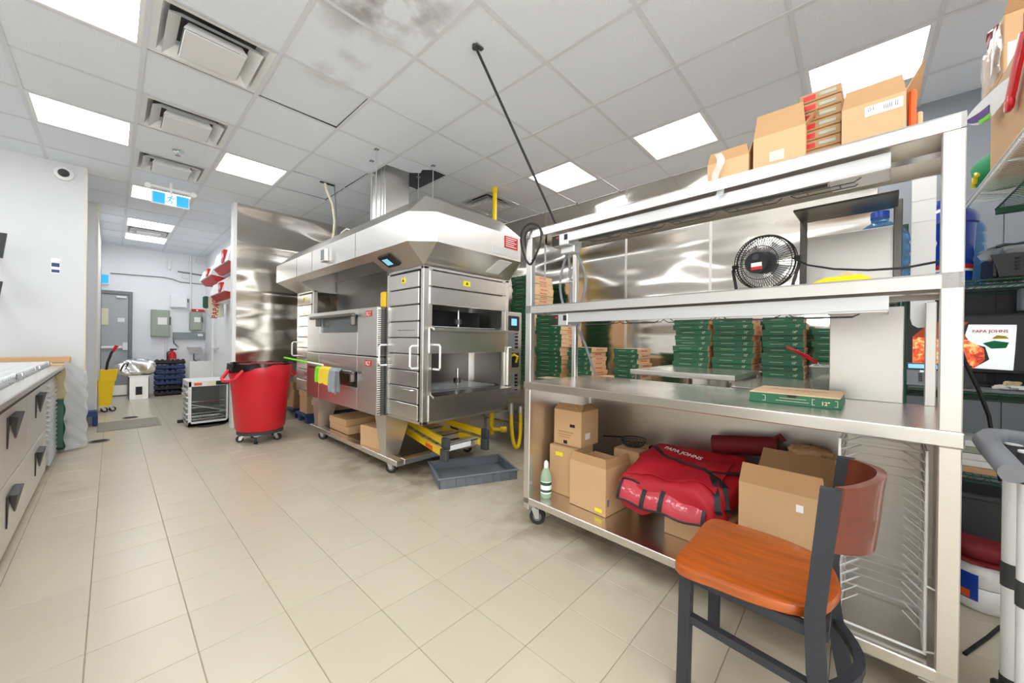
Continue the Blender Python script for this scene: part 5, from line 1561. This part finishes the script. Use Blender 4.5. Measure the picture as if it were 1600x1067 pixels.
pbox_stack(3.66, .965, 1.275, .36, 1.001, 9, .049, 'left stack on raised table', 'boxes in the raised table left stack', sd=1)
pbox_stack(3.66, .625, .935, .36, 1.001, 9, .049, 'right stack on raised table', 'boxes in the raised table right stack', sd=2)
pbox_stack(3.66, .29, .56, .30, .951, 10, .049, 'stack left of food containers', 'boxes in the stack by the containers', '10"', sd=3)
pbox_stack(3.80, .04, .25, .25, .951, 8, .05, 'small-box stack behind pickles', 'small boxes behind the containers', '8"', sd=4)
pbox_stack(3.58, 2.97, 3.33, .42, .721, 27, .0495, 'tallest stack beside oven', 'boxes in the tallest stack', '16"', sd=5)
pbox_stack(3.42, 2.42, 2.78, .42, .721, 17, .0485, 'second tallest stack', 'boxes in the second tallest stack', '14"', sd=6)
pbox_stack(3.42, 2.03, 2.32, .33, .721, 9, .049, 'short stack beside second tallest stack', 'boxes in the short stack', '12"', sd=7)
pbox_stack(3.42, 1.52, 1.77, .3, .721, 9, .049, 'stack half hidden by raised table', 'boxes in the half-hidden stack', '12"', sd=8)
pbox_stack(3.18, 2.36, 2.60, .22, .721, 2, .05, 'pair in front of tall stacks', 'boxes in front of the tall stacks', '10"', sd=9)
t = thing('kraft_sheets', 'loose kraft cardboard sheets lying between the two short box stacks', 'cardboard', (3.5, 1.9, .721))
MB().rbox(3.3, 3.75, 1.8, 2.02, .721, .85, .003).build('sheet_pile', 'kraft', t)
MB().rbox(3.27, 3.7, 1.795, 2.02, .852, .86, .002).build('top_sheet', 'kraft_pale', t)
# green kraft small box on the mid shelf behind fan foot
p = T(1.2, .34, MZ)
t = thing('sauce_carton', 'small pale green carton behind the foot of the desk fan', 'box', tuple(p), TR)
MB(TF).rbox(1.17, 1.27, .36, .42, MZ, MZ + .05, .003).build('carton_body', 'panel_green', t)
MB(TF).box(1.18, 1.26, .3585, .36, MZ + .015, MZ + .035).build('label_print', 'cream', t)
# food containers
def tub(label, x0, x1, y0, y1, z, h, fill=None, lid=None):
    t = thing('food_container', label, 'container', ((x0 + x1) / 2, (y0 + y1) / 2, z), group='clear food containers')
    m = MB()
    q = [(x0 + .02, y0 + .02), (x1 - .02, y0 + .02), (x1 - .02, y1 - .02), (x0 + .02, y1 - .02)]
    Q = [(x0, y0), (x1, y0), (x1, y1), (x0, y1)]
    vs = [(a, b, z) for a, b in q] + [(a, b, z + h) for a, b in Q]
    m.add(vs, [(3, 2, 1, 0)] + [(i, (i + 1) % 4, 4 + (i + 1) % 4, 4 + i) for i in range(4)])
    k = .004
    vs = [(a + (k if a < (x0 + x1) / 2 else -k), b + (k if b < (y0 + y1) / 2 else -k), z + k) for a, b in q] + [(a + (k if a < (x0 + x1) / 2 else -k), b + (k if b < (y0 + y1) / 2 else -k), z + h) for a, b in Q]
    m.add(vs, [(0, 1, 2, 3)] + [(4 + i, 4 + (i + 1) % 4, (i + 1) % 4, i) for i in range(4)])
    m.build('tub', 'clear', t)
    r_ = MB()
    for b in ((x0 - .008, x1 + .008, y0 - .008, y0 + .004), (x0 - .008, x1 + .008, y1 - .004, y1 + .008), (x0 - .008, x0 + .004, y0, y1), (x1 - .004, x1 + .008, y0, y1)):
        r_.rbox(*b, z + h - .006, z + h + .002, .002)
    r_.build('rim', 'white_plastic', t)
    return t
t = tub('clear plastic container holding a white food mix beside the pickle tub', 2.78, 2.98, .02, .19, .951, .145)
lump(MB(), (2.88, .105, 1.0), .075, .062, .042, .1, 5).build('contents', 'cream', t)
t2 = thing('serving_spoon', 'red-handled serving spoon sticking out of the white container', 'spoon', (2.85, .15, 1.0))
MB().hull([(2.84, .205, 1.155), (2.84, .235, 1.165), (2.87, .205, 1.155), (2.87, .235, 1.165), (2.82, .31, 1.20), (2.83, .315, 1.215), (2.845, .31, 1.20), (2.845, .315, 1.215), (2.86, .16, 1.12), (2.86, .17, 1.105)]).build('handle', 'red_plastic', t2)
MB().hull([(2.86, .165, 1.12), (2.87, .17, 1.11), (2.88, .11, 1.03), (2.89, .12, 1.03)]).build('neck', 'chrome', t2)
t = tub('clear plastic container of green pickle slices beside the upright panel', 2.72, 2.92, -.13, .012, .951, .14)
pk = MB()
rnd = random.Random(4)
for k in range(26):
    c = Vector((rnd.uniform(2.755, 2.885), rnd.uniform(-.115, -.02), rnd.uniform(.965, 1.05)))
    d_ = Vector((rnd.uniform(-1, 1), rnd.uniform(-1, 1), rnd.uniform(-1, 1))).normalized()
    pk.cyl(c - d_ * .004, c + d_ * .004, .02, n=10)
pk.build('pickle_slices', 'olive', t, kind='stuff')
t = thing('cardboard_lid', 'brown cardboard disc resting on the pickle container', 'lid', (2.85, -.07, 1.095))
MB().lathe([(.0, 1.096), (.07, 1.096), (.075, 1.105), (.065, 1.118), (.0, 1.12)], (2.86, -.06, 0), 20).build('disc', 'kraft', t)
MB().hull([(2.88, -.13, 1.12), (2.92, -.09, 1.12), (2.9, -.11, 1.15), (2.86, -.11, 1.122)]).build('blue_tab', 'water_blue', t)

# ------------------------------------------------------------------ green wire shelving with office things
gs = thing('wire_shelving', 'green wire shelving unit behind the table end holding monitor and phone', 'shelving', (3.25, -.5, 0))
SX0, SX1, SY0, SY1 = 3.02, 3.48, -.96, -.20
for (x, y) in ((SX0, SY0), (SX1, SY0), (SX0, SY1), (SX1, SY1)):
    MB().cyl((x, y, .02), (x, y, 1.9), .0125, n=10).build('post', 'green_wire', gs)
for z in (1.565, .985, .56):
    d_ = MB()
    for k in range(28):
        y = SY0 + (SY1 - SY0) * k / 27
        d_.tube([(SX0, y, z), (SX1, y, z)], .0022, 4)
    for x in (SX0, (SX0 + SX1) / 2, SX1):
        d_.tube([(x, SY0, z - .004), (x, SY1, z - .004)], .004, 6)
        d_.tube([(x, SY0, z - .034), (x, SY1, z - .034)], .003, 6)
    zz = []
    for k in range(29):
        zz.append((SX0, SY0 + (SY1 - SY0) * k / 28, z - .004 if k % 2 else z - .034))
    d_.tube(zz, .0025, 5)
    d_.build('wire_deck', 'green_wire', gs)
MB().box(SX0 + .01, SX1 - .01, SY0 + .02, SY1 - .02, .988, 1.0).build('shelf_mat', 'mid_grey', gs)
# monitor
mn = thing('monitor', 'black computer monitor showing a pizza advertisement', 'monitor', (3.3, -.6, 1.0))
mx, my0, my1, mz0, mz1 = 3.30, -.80, -.19, 1.075, 1.405
MB().rbox(mx, mx + .03, my0, my1, mz0, mz1, .005).build('housing', 'black', mn)
sc = MB().box(mx - .002, mx, my0 + .015, my1 - .015, mz0 + .02, mz1 - .015).build('screen', 'dark_grey', mn)
MB().prism([(-.255, 1.10), (-.49, 1.098), (-.53, 1.15), (-.525, 1.21), (-.47, 1.255), (-.255, 1.275)], 'x', mx - .003, mx - .002).build('pizza_picture', 'screen_pizza', sc)
MB().prism([(-.255, 1.277), (-.47, 1.257), (-.44, 1.32), (-.47, 1.36), (-.36, 1.365), (-.3, 1.33)], 'x', mx - .003, mx - .002).build('brown_picture', 'orange', sc)
MB().prism([(-.45, 1.25), (-.53, 1.22), (-.545, 1.15), (-.49, 1.1), (-.625, 1.095), (-.63, 1.2), (-.635, 1.34), (-.47, 1.345)], 'x', mx - .0029, mx - .002).build('white_panel', 'exit_white', sc)
MB().text('PAPA JOHNS', .022, (mx - .004, -.545, 1.307), (0, -1, 0), (0, 0, 1)).build('red_lettering', 'red_print', sc)
MB().prism([(-.52, 1.24), (-.56, 1.255), (-.61, 1.245), (-.6, 1.215), (-.55, 1.21)], 'x', mx - .0045, mx - .003).build('green_emblem', 'green_cloth', sc)
MB().prism([(-.55, 1.265), (-.57, 1.285), (-.6, 1.28), (-.61, 1.265)], 'x', mx - .0045, mx - .003).build('yellow_emblem', 'gold', sc)
MB().box(mx + .03, mx + .05, -.54, -.44, 1.01, 1.2).rbox(mx - .05, mx + .12, -.6, -.38, 1.0, 1.012, .004).build('stand', 'black', mn)
# phone
ph = thing('desk_phone', 'grey desk phone with lit display on the wire shelf', 'phone', (3.1, -.3, 1.0))
a, b, c, d_ = (3.04, 1.003), (3.10, 1.125), (3.125, 1.118), (3.125, 1.003)
MB().prism([a, b, c, d_], 'y', -.40, -.175).build('body', 'panel_grey', ph)
nrm = Vector((-.122, 0, .06)).normalized(); upd = Vector((.06, 0, .122)).normalized()
def onph(u, v, su, sv, th, name, mat):
    o = Vector((3.04, -.2875 - u, 1.003)) + upd * v
    MB().hull([o + Vector((0, -1, 0)) * i * su + upd * j * sv + nrm * k for i in (-1, 1) for j in (-1, 1) for k in (-.001, th)]).build(name, mat, ph)
onph(0, .112, .1, .02, .002, 'display_bezel', 'dark_grey')
onph(-.01, .114, .055, .0125, .003, 'display', 'screen_blue')
onph(-.005, .083, .016, .006, .005, 'nav_key', 'alu')
for r_ in range(4):
    for q in range(3):
        onph(-.02 + q * .022, .028 + r_ * .013, .008, .004, .004, 'key', 'dark_grey')
MB().prism([(3.05, 1.003), (3.10, 1.12), (3.125, 1.113), (3.125, 1.003)], 'y', -.455, -.41).build('key_module', 'dark_grey', ph)
MB().rbox(3.06, 3.1, -.205, -.17, 1.03, 1.12, .008).build('handset', 'dark_grey', ph)
# crumpled papers on the shelf
for k, (y, lb) in enumerate(((-.60, 'crumpled receipt paper on the wire shelf below the monitor'), (-.72, 'crumpled tan wrapper at the right of the wire shelf'))):
    t = thing('crumpled_paper', lb, 'paper', (3.12, y, 1.0))
    lump(MB(), (3.12, y, 1.012), .04, .06, .012, .4, 20 + k).build('wad', 'paper' if k == 0 else 'tan', t)
    lump(MB(), (3.13, y + .01, 1.03), .02, .025, .014, .5, 30 + k).build('loose_end', 'tan', t)
t = thing('network_box', 'pale grey equipment box on the shelving above the monitor', 'box', (3.4, -.62, 1.42))
MB().rbox(3.36, 3.44, -.80, -.66, 1.42, 1.54, .004).build('case', 'panel_grey', t)
MB().cyl((3.4, -.7, 1.54), (3.4, -.7, 1.562), .004, n=6).build('hanger', 'dark_grey', t)
t = thing('shelf_backing', 'dark grey backing board behind the green shelving', 'board', (3.52, -.6, 0))
MB().box(3.5, 3.52, -.97, -.23, .9, 1.56).build('board', 'dark_grey', t)
MB().box(3.498, 3.5, -.6, -.597, .9, 1.56).build('joint_strip', 'black', t)
# upper shelf goods
bk_ = thing('plastic_basket', 'dark grey perforated basket with plastic bags on the top green shelf', 'basket', (3.12, -.72, 1.57))
y0, y1 = -.95, -.5
m = MB().hull([(3.05, y0 + .02, 1.575), (3.3, y0 + .02, 1.575), (3.05, y1 - .03, 1.575), (3.3, y1 - .03, 1.575), (3.05, y0 + .02, 1.58), (3.3, y1 - .03, 1.58)])
m.hull([(3.04, y0 + .02, 1.575), (3.05, y0 + .02, 1.575), (3.02, y0, 1.685), (3.03, y0, 1.685), (3.04, y1 - .03, 1.575), (3.05, y1 - .03, 1.575), (3.02, y1, 1.685), (3.03, y1, 1.685)])
m.box(3.04, 3.3, y1 - .02, y1 - .01, 1.58, 1.685).box(3.3, 3.31, y0, y1 - .01, 1.58, 1.685)
m.build('basket_body', 'dark_grey', bk_)
h = MB()
for r_ in range(4):
    for q in range(5):
        h.box(3.014 + .004 * (3 - r_), 3.026 + .004 * (3 - r_), y1 - .09 - q * .028, y1 - .075 - q * .028, 1.605 + r_ * .017, 1.612 + r_ * .017)
h.build('slots', 'black', bk_)
MB().box(3.017, 3.021, -.8, -.66, 1.61, 1.655).build('label_plate', 'cream', bk_)
t = thing('plastic_bags', 'clear crumpled plastic bags heaped in the grey basket', 'bag', (3.15, -.7, 1.65))
lump(MB(), (3.15, -.70, 1.69), .12, .2, .05, .3, 8).build('film', 'wrap', t)
lump(MB(), (3.2, -.62, 1.73), .08, .11, .03, .3, 9).build('black_bag', 'black', t)
# water bottles behind
for (x, y, z, lb) in ((3.37, -.425, 1.57, 'large blue water bottle behind the blue cooler jug'), (2.80, -.09, 1.46, 'large clear blue water bottle left of the hanging white sheet')):
    t = thing('water_bottle', lb, 'bottle', (x, y, z), group='large blue water bottles')
    P = [(.0, 0), (.105, 0), (.115, .02)]
    for k in range(5):
        P += [(.115, .04 + k * .06), (.108, .055 + k * .06), (.115, .07 + k * .06)]
    P += [(.11, .34), (.085, .38), (.05, .41), (.035, .42), (.035, .45)]
    MB().lathe([(r_, z + h_) for r_, h_ in P], (x, y, 0), 28).build('bottle', 'water_blue', t)
    MB().lathe([(.038, z + .44), (.038, z + .475), (.0, z + .476)], (x, y, 0), 18).build('cap', 'blue', t)
st_ = thing('bottle_stand', 'thin steel pedestal table under the left water bottle', 'stand', (2.79, -.09, .95))
MB().rbox(2.69, 2.91, -.155, .02, 1.43, 1.458, .004).build('top', 'steel_dark', st_)
for x in (2.71, 2.89):
    MB().cyl((x, -.145, .952), (x, -.145, 1.43), .008, n=8).build('leg', 'steel_dark', st_)
# brown goods behind table top right
# lower shelf papers
for k in range(5):
    MB().rbox(3.03, 3.3, -.66 + .012 * k, -.38 + .01 * k, .566 + k * .034, .598 + k * .034, .003).build('paper_pile', ['kraft', 'paper', 'paper', 'panel_green', 'paper'][k], loc=(3.1, -.5, .566 + k * .034), label=['tan carton lid at the bottom of the paper pile on the low shelf', 'white paper ream second from the bottom on the low shelf', 'white paper ream in the middle of the pile on the low shelf', 'pale green folder near the top of the pile on the low shelf', 'white paper ream topmost on the low shelf'][k], cat='paper', group='papers on the low wire shelf')
t = thing('dark_bin', 'dark grey plastic bin on the floor under the wire shelving', 'bin', (3.2, -.45, 0))
MB().hull([(3.1, -.58, .0), (3.4, -.58, 0), (3.1, -.36, 0), (3.4, -.36, 0), (3.08, -.6, .42), (3.42, -.6, .42), (3.08, -.34, .42), (3.42, -.34, .42)]).build('body', 'dark_grey', t)
MB().rbox(3.07, 3.43, -.61, -.33, .42, .45, .006).build('lid', 'dark_grey', t)
# paper towel pack and red cloth
t = thing('paper_towel_pack', 'white wrapped paper towel pack with blue label on the floor behind the table', 'paper towels', (2.78, -.42, 0))
for z in (0.003, .112):
    MB().lathe([(.0, z), (.085, z), (.095, z + .015), (.095, z + .09), (.085, z + .105), (.0, z + .105)], (2.8, -.45, 0), 24).build('roll', 'white_plastic', t)
lb_ = MB()
lb_.grid(lambda u, v: Vector((2.8 + .0965 * math.cos(R(165 - 65 * (1 - u))), -.45 + .0965 * math.sin(R(165 - 65 * (1 - u))), .05 + .12 * v)), 10, 2)
lb_.build('blue_label', 'blue', t)
lb_ = MB()
lb_.grid(lambda u, v: Vector((2.8 + .097 * math.cos(R(150 - 30 * (1 - u))), -.45 + .097 * math.sin(R(150 - 30 * (1 - u))), .055 + .035 * v)), 6, 2)
lb_.build('orange_label', 'orange', t)
t = thing('red_cloth', 'folded dark red cloth lying on the paper towel pack', 'cloth', (2.8, -.45, .218))
lump(MB(), (2.81, -.45, .262), .1, .1, .042, .12, 41).build('fold', 'red_dark', t)
lump(MB(), (2.80, -.44, .225), .105, .1, .012, .1, 42).build('under_fold', 'red_dark', t)
MB().tube([(2.3, -.33, .006), (2.5, -.42, .006), (2.62, -.47, .006), (2.9, -.62, .006)], .007, 6).build('floor_cable', 'black', loc=(2.5, -.42, 0), label='black cable crossing the floor beyond the table end', cat='cable')
MB().tube([(2.60, -.30, 1.45), (2.62, -.33, 1.3), (2.66, -.37, 1.15), (2.72, -.42, 1.02), (2.78, -.46, .9), (2.8, -.48, .75), (2.8, -.5, .6)], .008, 6).build('hanging_cable', 'black', loc=(2.7, -.4, .6), label='dark cable hanging past the monitor at the table end', cat='cable')

# ------------------------------------------------------------------ white wire shelf at the right edge
ws = thing('wire_shelf', 'white wire shelf high at the right edge loaded with cartons', 'shelf', (2.5, -.6, 1.97))
wx0, wx1, wy0, wy1, wz = 1.75, 3.12, -.93, -.425, 1.985
d_ = MB()
for k in range(62):
    x = wx0 + (wx1 - wx0) * k / 61
    d_.tube([(x, wy1, wz - .03), (x, wy1, wz), (x, wy0, wz)], .002, 4)
for y in (wy1, -.6, -.77, wy0):
    d_.tube([(wx0, y, wz - .005), (wx1, y, wz - .005)], .004, 6)
d_.tube([(wx0, wy1, wz - .033), (wx1, wy1, wz - .033)], .0045, 6)
d_.build('wire_deck', 'white_wire', ws)
for x in (2.45, 2.9):
    MB().hull([(x, wy1 + .0, wz - .01), (x, -.975, wz - .01), (x, -.975, wz - .12), (x + .012, wy1, wz - .01), (x + .012, -.975, wz - .01), (x + .012, -.975, wz - .12)]).build('bracket', 'white_wire', ws)
def lean_carton(label, cx, cy, z, sx, sy, sz, rz, mark):
    t = carton('carton', label, (cx, cy, z), rz, sx, sy, sz, mark=mark)
    return t
carton('carton', 'big brown carton standing on the white wire shelf', (2.42, -.60, wz + .003), 0, .68, .30, .395)
ux, uy, uz = 2.745, -.615, wz + .4
t = carton('carton', 'brown carton with dark panel and white barcode label on top at the right edge', (ux, uy, uz), 0, .35, .33, .25, flaps=(('l', .07, 25),))
MB().box(2.568, 2.5695, -.74, -.46, uz + .01, uz + .125).build('white_label', 'label_white', t)
MB().box(2.568, 2.5695, -.72, -.50, uz + .155, uz + .225).build('dark_print', 'dark_grey', t)
MB().text('||||| |||', .06, (2.568, -.56, uz + .045), (0, -1, 0), (0, 0, 1)).build('barcode', 'black', t)
t = thing('clear_wrap', 'clear plastic film taped over the side of the upper carton on the wire shelf', 'film', (2.74, -.45, uz))
MB().grid(lambda u, v: Vector((2.58 + .33 * u, -.446 + .004 * math.sin(v * 9 + u * 14) + .003 * math.sin(u * 31), uz + .02 + .215 * v)), 16, 12, thick=(.0, .003, 0)).build('film', 'film', t)
MB().hull([(2.66, -.436, uz + .05), (2.70, -.436, uz + .05), (2.60, -.436, uz + .23), (2.64, -.436, uz + .23), (2.66, -.433, uz + .05), (2.64, -.433, uz + .23)]).build('film_fold', 'paper', t)
t = thing('checked_bag', 'dark red checked bag on the far end of the upper carton', 'bag', (2.88, -.52, uz + .25))
lump(MB(), (2.86, -.53, uz + .31), .06, .075, .062, .08, 51).build('bag', 'red_dark', t)
MB().tube([(2.81, -.47, uz + .33), (2.85, -.455, uz + .34), (2.9, -.46, uz + .33)], .006, 6).build('light_band', 'clear_red', t)
t = thing('flag_pennant', 'white pennant with purple and green print sticking out of the cartons', 'pennant', (2.45, -.42, 2.2))
def penn(u, v, o=0):
    return Vector((2.44 + .29 * u, -.4485 + .07 * u + o, 2.275 + .01 * u + (.11 * v - .055) * (math.sin(math.pi * (.12 + .86 * u)) ** .6) - .02 * math.sin(math.pi * u)))
MB().grid(lambda u, v: penn(u, v), 14, 4, thick=(0, .004, 0)).build('cloth', 'paper', t)
MB().grid(lambda u, v: penn(.42 + .54 * u, .12 + .42 * v, .005), 8, 2, thick=(0, .002, 0)).build('purple_print', 'purple', t)
MB().grid(lambda u, v: penn(.40 + .25 * u, .02 + .16 * v, .006), 4, 2, thick=(0, .002, 0)).build('green_print', 'lime', t)
t = thing('red_pouch', 'bright red fabric strap hanging over the carton edge at the right', 'strap', (2.3, -.43, 2.15))
MB().grid(lambda u, v: Vector((2.36 - .17 * v + .06 * (u - .5), -.437 + .008 * math.sin(u * 3), 2.17 + .17 * v + .02 * (u - .5))), 4, 10, thick=(0, .012, 0)).build('fabric', 'red_plastic', t)
lump(MB(), (2.355, -.428, 2.165), .036, .012, .03, .05, 52).build('rounded_end', 'red_plastic', t)
t = thing('flag_bundle', 'green flag with yellow trim bundled on the end of the wire shelf', 'flag', (2.82, -.5, wz))
lump(MB(), (2.93, -.53, wz + .10), .15, .1, .095, .14, 53, p=.85).build('cloth', 'green_cloth', t)
MB().tube([(2.93, -.425, wz + .03), (2.91, -.424, wz + .07), (2.88, -.424, wz + .04), (2.86, -.424, wz + .08), (2.83, -.425, wz + .06)], .008, 6).build('yellow_trim', 'gold', t)
t = thing('wire_rack_end', 'green wire shelf visible beneath the white shelf at the right edge', 'shelf', (2.5, -.7, 1.9))
d_ = MB()
for k in range(40):
    x = 1.8 + 1.15 * k / 39
    d_.tube([(x, -.5, 1.9), (x, -.95, 1.9)], .002, 4)
d_.tube([(1.8, -.5, 1.897), (2.95, -.5, 1.897)], .004, 6).tube([(1.8, -.95, 1.897), (2.95, -.95, 1.897)], .004, 6)
d_.build('wire_deck', 'green_wire', t)
MB().rbox(2.93, 2.96, -.96, -.5, 1.87, 1.9, .003).build('end_rail', 'green_wire', t)
# blue arrow drawn on the wall board
t = thing('arrow_mark', 'blue tape arrow on the grey wall board at the upper right', 'mark', (XR, -.5, 2.4))
MB().prism([(-.53, 2.30), (-.515, 2.30), (-.515, 2.45), (-.53, 2.45)], 'x', XR - .002, XR).build('shaft', 'blue', t)
MB().prism([(-.555, 2.45), (-.49, 2.45), (-.5225, 2.5)], 'x', XR - .002, XR).build('head', 'blue', t)

# ------------------------------------------------------------------ push cart at the right edge
pcx = thing('push_cart', 'cart with thick grey curved handle and white uprights banded in black', 'cart', (2.1, -.42, 0))
P = []
for k in range(15):
    a_ = math.pi * k / 14
    P.append((2.0 + .155 * math.sin(a_) * 1.0 - .1, -.55 + .165 * math.cos(a_) * 1.0, .905 + .02 * math.sin(a_)))
P = [(1.75, -.335, .86), (1.9, -.325, .89), (2.0, -.325, .905), (2.06, -.345, .91), (2.08, -.38, .91), (2.06, -.42, .91), (1.98, -.46, .905), (1.85, -.49, .9), (1.7, -.52, .89)]
MB().tube(P, .03, 12).build('handle', 'mid_grey', pcx)
for (x, y) in ((2.05, -.395), (1.92, -.40)):
    u_ = MB().cyl((x, y, .05), (x, y, .9), .026, n=16).build('upright', 'white_plastic', pcx)
    for (z0, z1) in ((.05, .12), (.42, .5), (.8, .895)):
        MB().cyl((x, y, z0), (x, y, z1), .028, n=16).build('band', 'dark_grey', u_)
MB().rbox(1.8, 2.12, -.6, -.36, .03, .06, .008).build('base', 'dark_grey', pcx)
caster(pcx, 2.07, -.4, 0, .02, h=.04); caster(pcx, 1.86, -.55, 0, .02, h=.04)
